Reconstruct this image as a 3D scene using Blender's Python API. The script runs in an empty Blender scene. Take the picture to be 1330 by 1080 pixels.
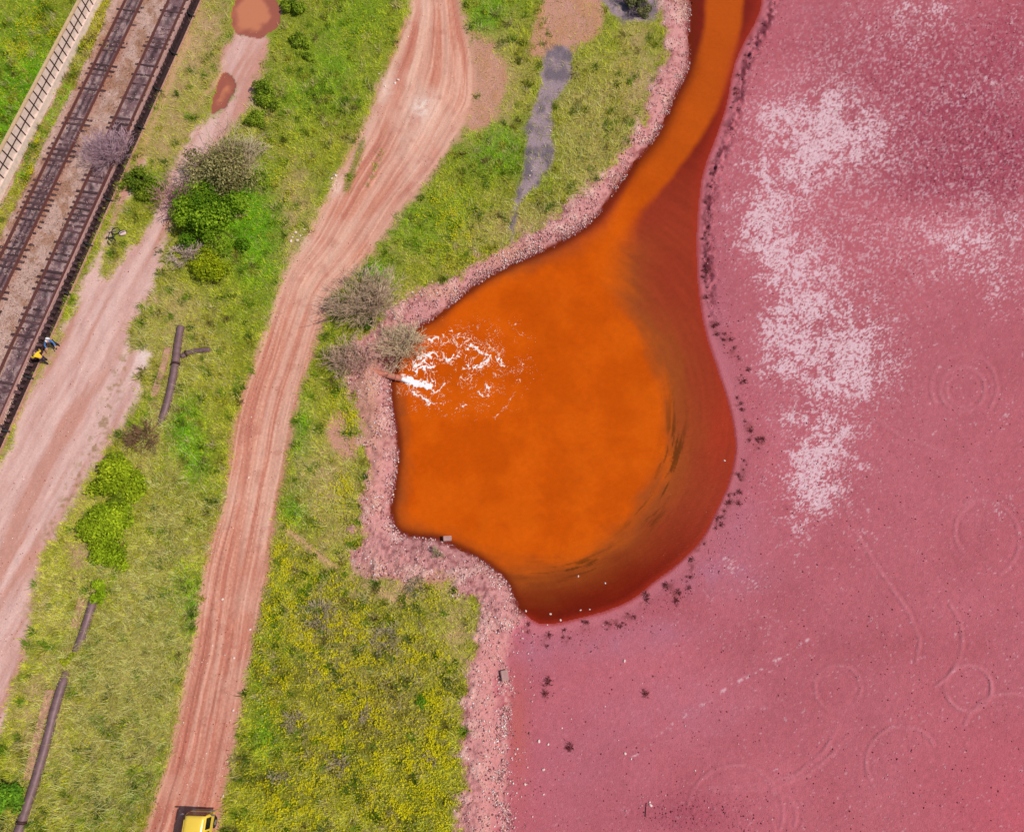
import bpy, bmesh, math, random
import numpy as np
from mathutils import Vector, Matrix

# ------------------------------------------------------------------ camera, sky, sun, exposure
SC = bpy.context.scene
COL = SC.collection
CAM_H, TILT, FOC = 50.0, math.radians(20.0), 900.0      # drone height (m), tilt from straight down, focal length in photo pixels
cd = bpy.data.cameras.new('camera'); cam = bpy.data.objects.new('camera', cd); COL.objects.link(cam)
cam.location = (0, 0, CAM_H); cam.rotation_euler = (TILT, 0, 0)
cd.sensor_width = 36; cd.lens = 36 * FOC / 1330; cd.clip_start = 0.5; cd.clip_end = 6000
SC.camera = cam
SUN_EL, SUN_DIR = math.radians(54), Vector((0.98, -0.17, 0)).normalized()
wd = bpy.data.worlds.new('World'); SC.world = wd; wd.use_nodes = True
wn = wd.node_tree.nodes; wn.clear()
sky = wn.new('ShaderNodeTexSky'); sky.sky_type = 'NISHITA'; sky.sun_disc = False
sky.sun_elevation = SUN_EL; sky.sun_rotation = math.atan2(SUN_DIR.x, SUN_DIR.y)
bg = wn.new('ShaderNodeBackground'); bg.inputs[1].default_value = 0.08
wo = wn.new('ShaderNodeOutputWorld')
wd.node_tree.links.new(sky.outputs[0], bg.inputs[0]); wd.node_tree.links.new(bg.outputs[0], wo.inputs[0])
sd = bpy.data.lights.new('sun', 'SUN'); sd.energy = 3.35; sd.angle = math.radians(0.53); sd.color = (1, 0.955, 0.89)
sun = bpy.data.objects.new('sun', sd); COL.objects.link(sun)
v = -(SUN_DIR * math.cos(SUN_EL) + Vector((0, 0, math.sin(SUN_EL))))
sun.rotation_euler = v.to_track_quat('-Z', 'Y').to_euler(); sun.location = (30, 20, 60)
SC.view_settings.view_transform = 'Standard'; SC.view_settings.look = 'None'
SC.view_settings.exposure = 0.0; SC.view_settings.gamma = 1.0
SC.cycles.max_bounces = 6; SC.cycles.diffuse_bounces = 3

rng = np.random.default_rng(7); random.seed(7)
R = math.radians

# ------------------------------------------------------------------ survey: image ray -> place on the ground at height z
CT, ST = math.cos(TILT), math.sin(TILT)
def P(px, py, z=0.0):
    u = (np.asarray(px, float) - 665) / FOC; v = (540 - np.asarray(py, float)) / FOC
    v = np.minimum(v, 2.2)
    dy = ST + v * CT; dz = -CT + v * ST
    k = (z - CAM_H) / dz
    return u * k, dy * k
def PV(px, py, z=0.0):
    x, y = P(px, py, z); return Vector((float(x), float(y), float(z)))
def lin(c):
    c = np.asarray(c, float) / 255.0
    return np.where(c <= 0.04045, c / 12.92, ((c + 0.055) / 1.055) ** 2.4)
def S(*c): return lin(c)

# ------------------------------------------------------------------ numpy noise and fields
def vnoise(x, y, seed=0):
    x = np.asarray(x, float); y = np.asarray(y, float)
    xi = np.floor(x).astype(np.int64); yi = np.floor(y).astype(np.int64)
    fx = x - xi; fy = y - yi
    fx = fx * fx * (3 - 2 * fx); fy = fy * fy * (3 - 2 * fy)
    def h(a, b):
        n = (a * 374761393 + b * 668265263 + seed * 1442695041) & 0xffffffff
        n = ((n ^ (n >> 13)) * 1274126177) & 0xffffffff
        return ((n ^ (n >> 16)) & 0xffff) / 65535.0
    return (h(xi, yi) * (1 - fx) + h(xi + 1, yi) * fx) * (1 - fy) + (h(xi, yi + 1) * (1 - fx) + h(xi + 1, yi + 1) * fx) * fy
def fbm(x, y, seed=0, oct=4, gain=0.5):
    s = 0; a = 1; t = 0
    for i in range(oct):
        s = s + a * vnoise(x * 2 ** i + 17.3 * i, y * 2 ** i - 9.1 * i, seed + i); t += a; a *= gain
    return s / t
def sst(a, b, x):
    t = np.clip((x - a) / (b - a), 0, 1); return t * t * (3 - 2 * t)
def chaikin(p, n=2, closed=False):
    p = np.array(p, float)
    for _ in range(n):
        q = np.roll(p, -1, 0) if closed else p[1:]
        a = p if closed else p[:-1]
        r = np.empty((len(a) * 2, 2)); r[0::2] = a * .75 + q * .25; r[1::2] = a * .25 + q * .75
        if not closed: r = np.vstack([p[:1], r, p[-1:]])
        p = r
    return p
GX = np.arange(-420, 1760, 3.0); GY = np.arange(-420, 1510, 3.0)
CX, CY = np.meshgrid(GX, GY); CX = CX.astype(np.float32); CY = CY.astype(np.float32)
def segd(X, Y, pts, closed=False):
    pts = np.asarray(pts, np.float32); d = np.full(X.shape, 1e9, np.float32)
    n = len(pts)
    for i in range(n if closed else n - 1):
        ax, ay = pts[i]; bx, by = pts[(i + 1) % n]; ex, ey = bx - ax, by - ay
        L = ex * ex + ey * ey + 1e-9
        t = np.clip(((X - ax) * ex + (Y - ay) * ey) / L, 0, 1)
        d = np.minimum(d, (X - ax - t * ex) ** 2 + (Y - ay - t * ey) ** 2)
    return np.sqrt(d)
def inside(X, Y, pts):
    pts = np.asarray(pts, float); c = np.zeros(X.shape, bool); n = len(pts)
    for i in range(n):
        ax, ay = pts[i]; bx, by = pts[(i + 1) % n]
        if ay == by: continue
        c ^= ((ay > Y) != (by > Y)) & (X < (bx - ax) * (Y - ay) / (by - ay) + ax)
    return c
class Field:
    def __init__(s, a): s.a = a
    def __call__(s, px, py):
        i = np.clip((np.asarray(px) - GX[0]) / 3.0, 0, len(GX) - 1.001); j = np.clip((np.asarray(py) - GY[0]) / 3.0, 0, len(GY) - 1.001)
        i0 = i.astype(int); j0 = j.astype(int); f = i - i0; g = j - j0; a = s.a
        return (a[j0, i0] * (1 - f) + a[j0, i0 + 1] * f) * (1 - g) + (a[j0 + 1, i0] * (1 - f) + a[j0 + 1, i0 + 1] * f) * g
def sdf(pts, smooth=1):                                   # positive inside
    pts = chaikin(pts, smooth, True) if smooth else np.array(pts, float)
    d = segd(CX, CY, pts, True); return Field(np.where(inside(CX, CY, pts), d, -d))
def dist(pts, smooth=1):
    return Field(segd(CX, CY, chaikin(pts, smooth) if smooth else pts))

# ------------------------------------------------------------------ outlines of the place (survey pixels)
WATER = [(898,-420),(898,0),(896,45),(898,78),(892,99),(877,126),(865,157),(850,184),(826,211),(798,250),(774,286),(744,307),(714,324),(669,342),(631,362),(595,389),(571,411),(535,430),(522,450),(515,475),(508,499),(511,535),(518,565),(519,595),(512,640),(509,664),(515,689),(541,696),(571,698),(589,707),(616,719),(643,737),(661,755),(670,779),(685,803),(706,813),(750,804),(796,791),(826,776),(850,755),(880,734),(913,701),(931,664),(949,625),(958,574),(946,519),(931,475),(916,430),(907,375),(905,315),(907,271),(913,223),(931,178),(946,132),(952,90),(964,60),(985,24),(991,0),(1010,-420)]
ORANGE = [(922,-420),(920,0),(908,60),(893,100),(875,140),(842,193),(812,240),(792,290),(745,322),(690,345),(631,372),(590,400),(540,440),(520,500),(525,560),(525,620),(520,680),(560,690),(600,705),(640,728),(690,738),(740,728),(790,703),(832,665),(856,620),(868,575),(866,520),(852,465),(828,420),(806,385),(798,345),(818,300),(850,255),(876,230),(900,195),(932,140),(950,88),(968,0),(985,-420)]
FLATS = [(960,-500),(945,0),(900,200),(860,400),(850,600),(760,740),(690,795),(664,822),(652,860),(649,936),(655,996),(648,1080),(640,1600),(2000,1600),(2000,-500)]
BANK = [(845,-420),(860,0),(862,60),(860,85),(847,111),(835,147),(811,187),(786,223),(756,250),(702,292),(648,319),(601,345),(577,360),(541,372),(515,395),(480,420),(460,440),(456,481),(462,529),(471,560),(471,590),(475,619),(465,655),(468,698),(450,725),(475,749),(547,752),(583,749),(583,775),(619,785),(613,821),(610,845),(598,899),(592,966),(597,1005),(589,1080),(575,1600),(700,1600),(690,900),(700,800),(760,700),(760,420),(900,200),(930,0),(940,-420)]
ROAD_L = [(570,-420),(535,0),(518,50),(495,100),(473,165),(448,205),(425,250),(397,309),(372,345),(352,399),(334,460),(313,511),(301,559),(298,595),(286,664),(268,719),(259,770),(248,840),(232,905),(215,990),(199,1032),(185,1080),(90,1400),(60,1600)]
ROAD_R = [(560,-420),(598,0),(605,30),(616,75),(620,114),(616,144),(601,169),(580,205),(553,241),(522,275),(495,315),(462,357),(430,387),(423,417),(411,450),(396,490),(384,538),(372,600),(362,655),(352,725),(346,764),(331,830),(319,905),(307,965),(298,1011),(289,1056),(286,1080),(230,1400),(210,1600)]
ROAD_L[0] = (480,-420)
PATH = [(288,52),(362,36),(348,85),(330,104),(329,130),(311,160),(290,190),(262,215),(246,240),(232,270),(222,300),(207,340),(203,378),(182,403),(170,430),(162,452),(196,455),(190,482),(176,512),(163,545),(140,588),(112,622),(95,660),(72,705),(57,735),(47,770),(32,830),(24,870),(14,915),(0,960),(-60,1100),(-300,1600),(-500,1400),(-60,700),(0,596),(30,520),(58,478),(82,430),(103,385),(122,345),(134,318),(148,280),(160,240),(172,222),(185,200),(194,206),(170,245),(153,275),(138,318),(124,360),(140,355),(165,323),(183,298),(205,268),(222,225),(243,178),(265,155),(297,138),(309,118),(305,105),(288,88)]
BED = [(150,-420),(129,7),(96,71),(57,143),(50,160),(0,259),(-300,900),(-320,1200),(-110,825),(0,563),(53,431),(107,302),(189,131),(248,0),(450,-420)]
LINE_A = [(441,-400),(248,0),(189,131),(107,302),(53,431),(0,563),(-107,825)]
PUD1 = [(300,20),(312,-20),(352,-20),(366,12),(362,38),(340,50),(312,46),(302,38)]
PUD2 = [(288,95),(303,98),(307,112),(300,130),(284,146),(272,150),(276,128),(284,112)]
ASH = [[(705,70),(735,55),(745,85),(735,115),(716,140),(718,185),(722,208),(705,232),(690,250),(672,268),(666,300),(668,320),(662,320),(663,280),(672,245),(684,215),(682,165),(700,120)],
       [(775,-20),(830,-30),(860,5),(845,30),(820,28),(790,22)]]
BARE = [[(700,-30),(775,-30),(790,30),(740,70),(690,75),(685,55),(702,25)], [(600,40),(650,60),(660,110),(640,165),(600,170),(615,130)],
        [(425,545),(445,535),(452,560),(470,575),(460,600),(436,590),(422,565)], [(488,735),(590,740),(575,762),(520,758)]]
SHORE = [(985,30),(975,50),(965,75),(958,98),(955,120),(950,142),(940,165),(936,190),(925,215),(918,240),(915,262),(914,285),(917,305),(913,325),(916,345),(919,350),(914,362),(918,378),(913,390),(924,420),(932,432),(941,440),(951,455),(961,470),(960,492),(958,525),(972,555),(978,562),(990,572),(985,580),(967,608),(963,622),(948,645),(943,655),(958,650),(938,668),(932,682),(935,672),(905,712),(913,705),(898,736),(893,748),(870,760),(876,772),(836,784),(812,797),(800,805),(790,812),(760,815),(735,830),(710,835),(685,816),(820,800)]
dW, dO, dF, dB = sdf(WATER), sdf(ORANGE, 2), sdf(FLATS, 0), sdf(BANK, 0)
dR = sdf(ROAD_L + ROAD_R[::-1]); dRL, dRR = dist(ROAD_L), dist(ROAD_R)
dP, dBed = sdf(PATH, 1), sdf(BED, 0)
dU = Field(np.maximum(sdf(PUD1, 2).a, sdf(PUD2, 2).a))
dAsh = Field(np.maximum(sdf(ASH[0]).a, sdf(ASH[1]).a))
dBare = Field(np.maximum.reduce([sdf(b).a for b in BARE]))
T1C = [(470,-611),(175.5,0),(31,300),(-110,594)]; T2C = [(447,-460),(231.5,0),(93.3,300),(38.8,429),(-30,590)]
dT1, dT2 = dist(T1C, 0), dist(T2C, 0)
dTrail = Field(np.minimum.reduce([segd(CX, CY, chaikin(t)) for t in ([(366,684),(400,708),(440,742),(490,768),(528,786)], [(262,15),(243,60),(219,110),(205,150),(180,205)], [(300,60),(292,90),(262,130)], [(660,940),(652,1000),(650,1080)])]))
RUT = [[(470,185),(462,210),(450,245)], [(500,180),(492,205),(478,240)]]
dRut = [Field(segd(CX, CY, r)) for r in RUT]
def ring(cx, cy, r, a0=0, a1=360, k=1.0):
    t = np.radians(np.linspace(a0, a1, 40)); return [(cx + r * math.cos(a), cy + k * r * math.sin(a)) for a in t]
GROOVES = [ring(1250,505,29), ring(1252,502,43,150,400), ring(1250,506,21,60,260), ring(1258,893,30), ring(1088,893,30), ring(1172,990,47,150,330), ring(955,1055,62,190,380), ring(1002,1060,32,270,380),
           ring(1280,690,40,90,260), ring(1272,700,52,250,420), [(1083,610),(1110,690),(1145,745),(1180,795),(1195,830),(1190,860)], [(920,1022),(985,1018),(1035,1005),(1070,975),(1090,940)], [(925,1028),(1000,1024),(1050,1005),(1085,975)],
           ring(1180,830,70,320,420), [(1240,70),(1290,115),(1320,100)], ring(1310,960,60,200,300), [(1100,520),(1160,560),(1230,590)]]
dG = Field(np.minimum.reduce([segd(CX, CY, g) for g in GROOVES]))
dDot = Field(segd(CX, CY, [(820,985),(880,935),(950,890),(1015,853),(1050,830)]))

def blobs(px, py, L):
    s = 0
    for (x, y, rx, ry, w) in L: s = s + w * np.exp(-((px - x) / rx) ** 2 - ((py - y) / ry) ** 2)
    return s
VIV = [(210,880,30,120,.45),(110,960,30,80,.35),(60,1000,25,60,.4),(235,780,25,60,.4),(250,600,25,40,.5),(130,1050,40,30,.4),(40,120,60,120,1),(20,170,30,60,.6),(635,20,35,40,1.1),(650,190,45,50,.8),(490,355,25,18,1),(550,300,60,50,.5),(320,250,40,100,.7),(330,310,40,60,.5),(450,60,60,60,.6),(400,130,50,60,.4),(392,560,16,60,.9),(385,660,20,25,.8),(238,560,30,60,.7),(345,930,18,80,.6),(430,330,30,40,.3),(250,820,15,60,.5),(345,60,20,30,.5),(265,270,30,60,.5),(545,900,14,14,.7),(440,985,25,20,.6),(195,240,25,20,.8)]
DRY = [(180,820,45,100,.4),(150,900,50,50,.2),(225,690,45,60,.35),(425,620,40,50,.9),(400,640,30,20,.5),(770,200,45,130,.8),(640,110,30,40,1.1),(225,400,50,40,.9),(245,80,50,70,.8),(185,470,30,60,.6),(592,800,22,40,.9),(690,285,70,25,.9),(475,840,70,50,.55),(400,800,35,40,.6),(540,905,40,50,.4),(330,190,18,60,.4),(340,120,30,60,.4),(570,40,20,40,.3),(460,700,30,30,.8),(520,760,40,25,.8),(55,960,40,60,.9),(270,450,40,40,.5),(60,780,40,50,.7),(820,110,30,70,.6),(590,150,30,60,.5),(430,1000,25,50,.4),(385,270,25,60,.5),(355,390,20,60,.4),(210,170,40,40,.7),(640,310,60,15,.6),(140,340,15,40,.8),(75,480,14,40,.6),(510,270,90,50,.1),(90,600,40,100,.4)]
FLW = [(440,520,11,22,1.6),(456,540,10,12,1.6),(450,560,8,10,1.2),(446,640,13,28,1.2),(420,650,18,20,.5),(360,740,20,60,.9),(380,770,35,40,.9),(450,790,50,40,.8),(470,870,60,50,1),(430,830,40,40,.8),(490,960,90,70,.8),(400,1030,70,60,.8),(555,940,40,90,.8),(362,880,14,60,1.1),(563,770,18,25,1.1),(520,1050,60,40,.7),(20,60,60,60,.6),(60,30,30,50,.5),(134,35,10,40,1.6),(105,90,12,40,1),(40,190,8,45,1.8),(590,300,50,40,.55),(600,270,40,25,.5),(815,75,14,18,1.1),(480,30,35,25,.5),(365,220,30,60,.35),(440,820,20,20,.6),(540,860,50,30,.6),(460,690,12,14,.8),(800,130,30,60,.2),(265,440,14,10,.7),(350,860,30,120,.4)]
CRU = [(1060,150,55,45,.75),(1000,145,30,30,.45),(1075,190,50,40,.7),(985,215,28,14,.6),(1020,240,35,40,.8),(985,280,30,40,.9),(1000,310,28,40,.8),(1060,330,60,30,.55),(1030,380,35,40,1.),(1050,430,45,45,1.),(1090,470,60,35,1.),(1120,420,40,40,.5),(1020,420,18,20,.5),(1090,510,45,18,.7),(1040,545,30,14,.7),(1085,555,35,18,.8),(1070,580,25,20,.9),(1060,610,28,22,.9),(1040,590,30,18,.5),(1060,640,35,25,.8),(1045,665,25,18,.5),(1120,600,22,8,.5),(1010,480,18,12,.6),(1010,625,16,8,.6),(1030,690,14,14,.4),(1122,695,5,22,.5),(1120,170,60,50,.35),(1190,290,60,25,.3),(1300,290,50,30,.7),(1270,350,50,20,.6),(1240,310,35,14,.6),(1200,10,30,12,.7),(1200,45,60,30,.35),(1120,40,60,40,.3),(1310,390,25,20,.5),(1260,125,40,8,.7),(1290,105,30,6,.5),(955,725,18,8,.5),(990,760,16,10,.4),(1300,660,20,15,.4),(1310,540,15,12,.35),(1180,345,60,40,.2),(960,800,60,50,.12),(1320,20,40,60,.25),(1220,200,90,40,.25),(650,940,12,50,.3)]
ROUGH = [(1180,60,140,60,.35),(1300,120,60,90,.4),(1260,190,90,60,1.),(1300,230,50,40,.7),(1180,120,80,60,.5),(1200,230,70,40,.5),(900,1060,70,30,.5),(1320,60,60,60,.4)]
LILAC = [(930,745,60,25,.8),(850,820,60,16,.6),(780,840,70,16,.5),(690,840,30,30,.6),(960,680,30,40,.5),(880,920,80,40,.4),(760,970,60,60,.25),(930,430,15,80,.35)]
DUST = [(548,140,16,16,1.),(385,310,14,10,.9),(436,238,10,16,.8),(470,140,14,40,.5),(500,110,12,20,.6),(180,470,14,35,.8),(192,460,10,20,.8),(545,200,40,60,.25),(10,500,14,14,.8)]

# ------------------------------------------------------------------ the terrain grid
def axis(a, b, st, lo, hi):
    m = np.arange(a, b + .01, st); l = [a]; s = st
    while l[-1] > lo: s *= 1.25; l.append(l[-1] - s)
    h = [m[-1]]; s = st
    while h[-1] < hi: s *= 1.25; h.append(h[-1] + s)
    return np.concatenate([np.array(l[:0:-1]), m, np.array(h[1:])]), len(l) - 1
XS, IX0 = axis(-24, 1354, 1.6, -6000, 7200); YS, IY0 = axis(-24, 1104, 1.6, -1350, 3000)
X, Y = np.meshgrid(XS, YS)
n1 = fbm(X / 60, Y / 60, 11, 4); n2 = fbm(X / 14, Y / 14, 21, 4); n3 = fbm(X / 4.5, Y / 4.5, 31, 3); n4 = vnoise(X / 2.2, Y / 2.2, 41)
wob = (n2 - .5) * 14 + (n3 - .5) * 8
wob = wob
W_, O_, F_, B_, R_, P_, D_, U_ = dW(X, Y), dO(X, Y), dF(X, Y), dB(X, Y), dR(X, Y), dP(X, Y), dBed(X, Y), dU(X, Y) + wob * .45
wf = sst(-10, 6, F_ + wob * (.4 + 1.1 * sst(790, 860, Y)) + (n1 - .5) * 26 * sst(790, 860, Y))
water_z = -1.0
sh = W_ + (n3 - .5) * 5 * (1 - wf) + (n2 - .5) * 3
wf2 = wf + (sst(-42, 12, F_ + wob * .5) - wf) * sst(785, 840, Y)
zb = -1.0 + 1.0 * sst(0, 30, -sh) ** 0.8                                    # the bank falls steeply to the water
zf = -0.97 + 0.14 * sst(0, 22, -sh) + 0.12 * sst(20, 300, F_)               # the mud flat barely rises from it
Z = np.where(W_ > 0, -1.0 - 0.5 * sst(0, 26, sh), zb * (1 - wf2) + zf * wf2)
bk = sst(-4, 6, B_) * (1 - wf) * (W_ < 0)
Z = Z + bk * ((n2 - .5) * .3 + (n3 - .5) * .26 + (n4 - .5) * .10)
Z = Z + (1 - wf) * (W_ < -30) * ((n1 - .5) * .25 + (n2 - .5) * .1)
Z = Z * (1 - sst(-2, 14, D_)) + (D_ > 0) * .55 * sst(-.1, .3, D_)
Z = np.where(D_ > 0, .55 + (n3 - .5) * .05 + (n4 - .5) * .05, np.where((D_ > -60) & (X < 300), Z * sst(0, 60, -D_), Z))
leftfield = (dBed(X, Y) <= 0) & (X < 140 - .52 * Y) & (Y < 700)
Z = np.where(leftfield, .55, Z)
G_ = dG(X, Y); gj = n2 * 1.2 - .15
prof = np.exp(-(G_ / 2.3) ** 2) * np.clip(gj, .15, 1)
Z = Z + wf * (W_ < -8) * (prof * (.06 + .05 * np.exp(-((X - 1258) / 50) ** 2 - ((Y - 893) / 50) ** 2)) - .04 * np.exp(-((G_ - 4.5) / 2.2) ** 2) * np.clip(gj, 0, 1))
dPl = dist([(231,445),(226,475),(214,529),(193,583),(162,655),(137,720),(115,788),(101,833),(74,892),(50,990),(20,1080)])(X, Y)
rough = np.clip(blobs(X, Y, ROUGH), 0, 1.2); Z = Z + wf * np.exp(-((W_ + 15) / 7) ** 2) * sst(440, 360, Y) * (n3 - .45) * .5
Z = Z + wf * (W_ < -8) * ((n3 - .5) * .03 + (n4 - .5) * (.012 + .10 * rough))
ra = dRL(X, Y) / (dRL(X, Y) + dRR(X, Y) + 1e-6)
inroad = sst(-6, 8, R_ + wob * .7 + 1.5)
st1 = fbm(ra * 30 + n1 * 1.6 + fbm(X / 140, Y / 140, 55, 2) * 3, Y / 110 + ra, 51, 4, .65); st2 = vnoise(ra * 70 + n1, Y / 60, 57); st3 = vnoise(ra * 9 + n1 * .5, Y / 300, 63)
Z = Z + inroad * ((st1 - .5) * .055 + (st2 - .5) * .03 - .05)
Z = Z - 1.0 * 1.3 * np.exp(-((X - 496) / 9) ** 2 - ((Y - 466) / 13) ** 2)          # washed-out hollow under the outfall bush
Z = np.where(U_ > 0, np.minimum(Z, -.06), Z)
inpath = sst(-7, 7, P_ + wob * 1.0 + (n1 - .5) * 16)

# ---- zone colours (surface colours only)
def mix(a, b, t): return a * (1 - t[..., None]) + b * t[..., None]
viv = np.clip(blobs(X, Y, VIV) + (n1 - .5) * .9, 0, 1); dry = np.clip(blobs(X, Y, DRY) + (n1 - .5) * -.6 + (n2 - .5) * 1.0, 0, 1)
flw = np.clip(blobs(X, Y, FLW), 0, 1.3)
g = mix(np.broadcast_to(S(146,150,44), X.shape + (3,)), S(104,150,18), viv)
g = mix(g, S(182,176,72), dry * .55)
GRASS = g
soil = mix(g * .95, S(150,118,84), np.clip(dry * .4 + (n3 - .5), 0, 1) * .6)
C = soil
tr = np.exp(-(dTrail(X, Y) / 4.5) ** 2) * np.clip(n2 * 1.6 + .1, 0, 1); C = mix(C, S(205,160,120), np.clip(tr, 0, 1))
bare = sst(-7, 5, dBare(X, Y) + wob); C = mix(C, mix(np.broadcast_to(S(205,150,138), X.shape + (3,)), S(190,135,90), n2), bare)
ash = sst(-5, 4, dAsh(X, Y) + wob * .8); C = mix(C, mix(np.broadcast_to(S(165,140,145), X.shape + (3,)), S(120,105,112), sst(.4, .7, n2)), ash)
bkc = sst(-6, 6, B_ + wob * 1.5 + (n1 - .5) * 22) * (W_ < 2)
bc = mix(np.broadcast_to(S(200,140,136), X.shape + (3,)), S(160,98,96), sst(.45, .8, n3)); bc = mix(bc, S(226,182,168), sst(.52, .75, n2) * .7); bc = mix(bc, S(150,112,82), sst(.56, .72, n1) * .5)
bc = mix(bc, S(205,150,125), np.clip(blobs(X, Y, [(480,560,16,100,.8),(640,330,80,14,.8),(560,380,40,10,.8),(500,740,60,20,.3)]) * n2 * 1.6, 0, 1))
bc = mix(bc, mix(np.broadcast_to(S(200,128,128), X.shape + (3,)), S(212,150,140), n2), sst(598, 640, X) * sst(780, 860, Y) * .8)
C = mix(C, bc, bkc)
wet = sst(-9, -1, sh) * (1 - wf); C = mix(C, S(118,42,34), wet)
# mud flats
fc = mix(np.broadcast_to(S(191,104,114), X.shape + (3,)), S(177,90,99), n1); fc = mix(fc, S(186,86,98), sst(1150, 1330, X) * sst(850, 1080, Y) * .8)
fc = fc * (.88 + .24 * fbm(X / 110, Y / 150, 99, 4))[..., None] * (.9 + .2 * n3)[..., None] * (.95 + .1 * n4)[..., None]
fc = mix(fc, S(178,80,88), blobs(X, Y, [(1200,60,120,60,.5),(1310,30,60,60,.5)]).clip(0, 1) * n2)
fc = mix(fc, S(178,112,132), np.clip(blobs(X, Y, LILAC), 0, 1) * np.clip(n2 * 1.5, 0, 1) * .8)
fc = mix(fc, S(150,52,78), np.clip(rough * 1.1, 0, 1) * (.4 + .7 * n2) * .7)
cr = np.clip(blobs(X + wob * 1.6, Y + (n1 - .5) * 30, [(a_, b_, c_ * 1.2, d_ * 1.15, e_) for a_, b_, c_, d_, e_ in CRU]), 0, 1.3)
cn = fbm(X / 3.6, Y / 3.6, 71, 3) * .60 + fbm(X / 22, Y / 22, 77, 4) * .40
rg = lambda sc, sd_: 1 - np.abs(2 * fbm((X + wob * .8) / sc, (Y + (n2 - .5) * 10) / sc, sd_, 3) - 1)
mid = .45 * sst(.34, .66, fbm(X / 30 + n1 * 2, Y / 30, 77, 4)) + .40 * sst(.62, .97, rg(20, 78)) + .25 * sst(.65, .97, rg(9, 79)); grain = sst(.12, .88, vnoise(X / 2.0 + .3 * Y / 2.0, Y / 2.0 - .3 * X / 2.0, 71) * .5 + vnoise(X / 1.2 + .5 * Y, Y / 1.2, 72) * .35 + vnoise(X / 6, Y / 6, 73) * .15)
crust = sst(-.14, .16, np.clip(cr * (.06 + .86 * mid), 0, .68) - grain) * (.55 + .55 * np.clip(cr, 0, 1)); crust = np.maximum(crust, sst(.78, .84, fbm(X / 4, Y / 4, 88, 3)) * sst(930, 1000, X) * .5)
spk = sst(.60, .72, fbm(X / 2.6, Y / 2.6, 89, 2)) * np.clip(blobs(X, Y, [(1190,110,170,110,1.),(1290,260,90,70,.9),(1060,200,130,110,.9),(1110,330,120,60,.7),(1080,470,100,130,.5)]), 0, 1) * (.3 + .7 * n2); crust = np.maximum(crust, spk * .75)
crust = np.maximum(crust, sst(3.2, .8, dDot(X, Y)) * sst(.55, .7, n3) * .8)
fc = mix(fc, mix(np.broadcast_to(S(240,212,214), X.shape + (3,)), S(216,168,178), n4), np.clip(crust * (.6 + .45 * sst(.2, .7, n4)), 0, 1))
fc = mix(fc, S(206,130,138), np.clip(prof * (.5 + .5 * np.exp(-((X - 1258) / 50) ** 2 - ((Y - 893) / 50) ** 2)), 0, 1))
fc = mix(fc, S(204,118,126), np.exp(-((W_ + 8) / 8) ** 2) * .6 + 0 * X)
stain = np.clip(blobs(X, Y, [(a_, b_, 5, 7, .9) for a_, b_ in SHORE]), 0, 1) * sst(.42, .58, n3); fc = mix(fc, S(128,58,58), stain * .75)
lump = np.exp(-((W_ + 14) / 6.5) ** 2) * sst(440, 360, Y) * sst(.46, .6, fbm(X / 5, Y / 8, 95, 3)); fc = mix(fc, S(104,36,50), np.clip(lump, 0, 1) * .85)
fc = mix(fc, S(170,62,58), sst(-5, 0, sh) * .75)
fc = mix(fc, S(222,172,162), np.exp(-((X - 653 - (n1 - .5) * 20) / 7) ** 2) * sst(840, 880, Y) * sst(.4, .65, n3) * .8); fc = mix(fc, S(190,98,92), np.exp(-((X - 672) / 14) ** 2 - ((Y - 950) / 80) ** 2) * .8)
C = mix(C, fc, wf * (W_ < 3))
# roads and path
rc = mix(np.broadcast_to(S(206,138,114), X.shape + (3,)), S(224,168,144), sst(.5, .72, st1)); rc = mix(rc, S(188,112,92), sst(.52, .3, st1) * .8)
rc = mix(rc, S(226,182,160), sst(.55, .85, st3) * .5); rc = rc * (.92 + .16 * st2)[..., None] * (.95 + .1 * n4)[..., None]
rc = mix(rc, S(228,184,162), sst(.52, .75, n1) * .35); rc = mix(rc, S(178,104,86), sst(.62, .78, n2) * .35); rc = mix(rc, S(176,96,80), np.clip(sst(650, 1000, Y) * .25, 0, 1)); rc = mix(rc, S(236,206,190), np.clip(blobs(X, Y, DUST), 0, 1) * np.clip(n3 * 1.5, 0, 1))
rc = mix(rc, S(160,92,76), np.exp(-((ra - .22) / .012) ** 2) * sst(560, 700, Y) * .7)
edge = sst(12, 2, R_) * .35; rc = mix(rc, S(196,150,120), edge)
rutg = np.maximum(np.exp(-(dRut[0](X, Y) / 4.2) ** 2), .7 * np.exp(-(dRut[1](X, Y) / 4) ** 2) * (n3 > .55)); rc = mix(rc, S(110,120,40), np.clip(rutg, 0, 1) * .8)
C = mix(C, rc, inroad)
pa = fbm((X + .52 * Y) / 11 + n1, (Y) / 90, 91, 4)
pc = mix(np.broadcast_to(S(208,160,148), X.shape + (3,)), S(220,178,166), sst(.45, .7, pa)); pc = mix(pc, S(196,138,120), sst(.5, .3, pa) * .8); pc = pc * (.95 + .1 * n3)[..., None]
pc = mix(pc, S(240,216,208), np.clip(blobs(X, Y, DUST), 0, 1) * n2)
C = mix(C, pc, inpath)
pw = np.exp(-(dist([(160,470),(120,590),(60,700),(40,800)])(X, Y) / 12) ** 2) * sst(.5, .7, n3); C = mix(C, S(150,120,70), pw * .7)
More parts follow.
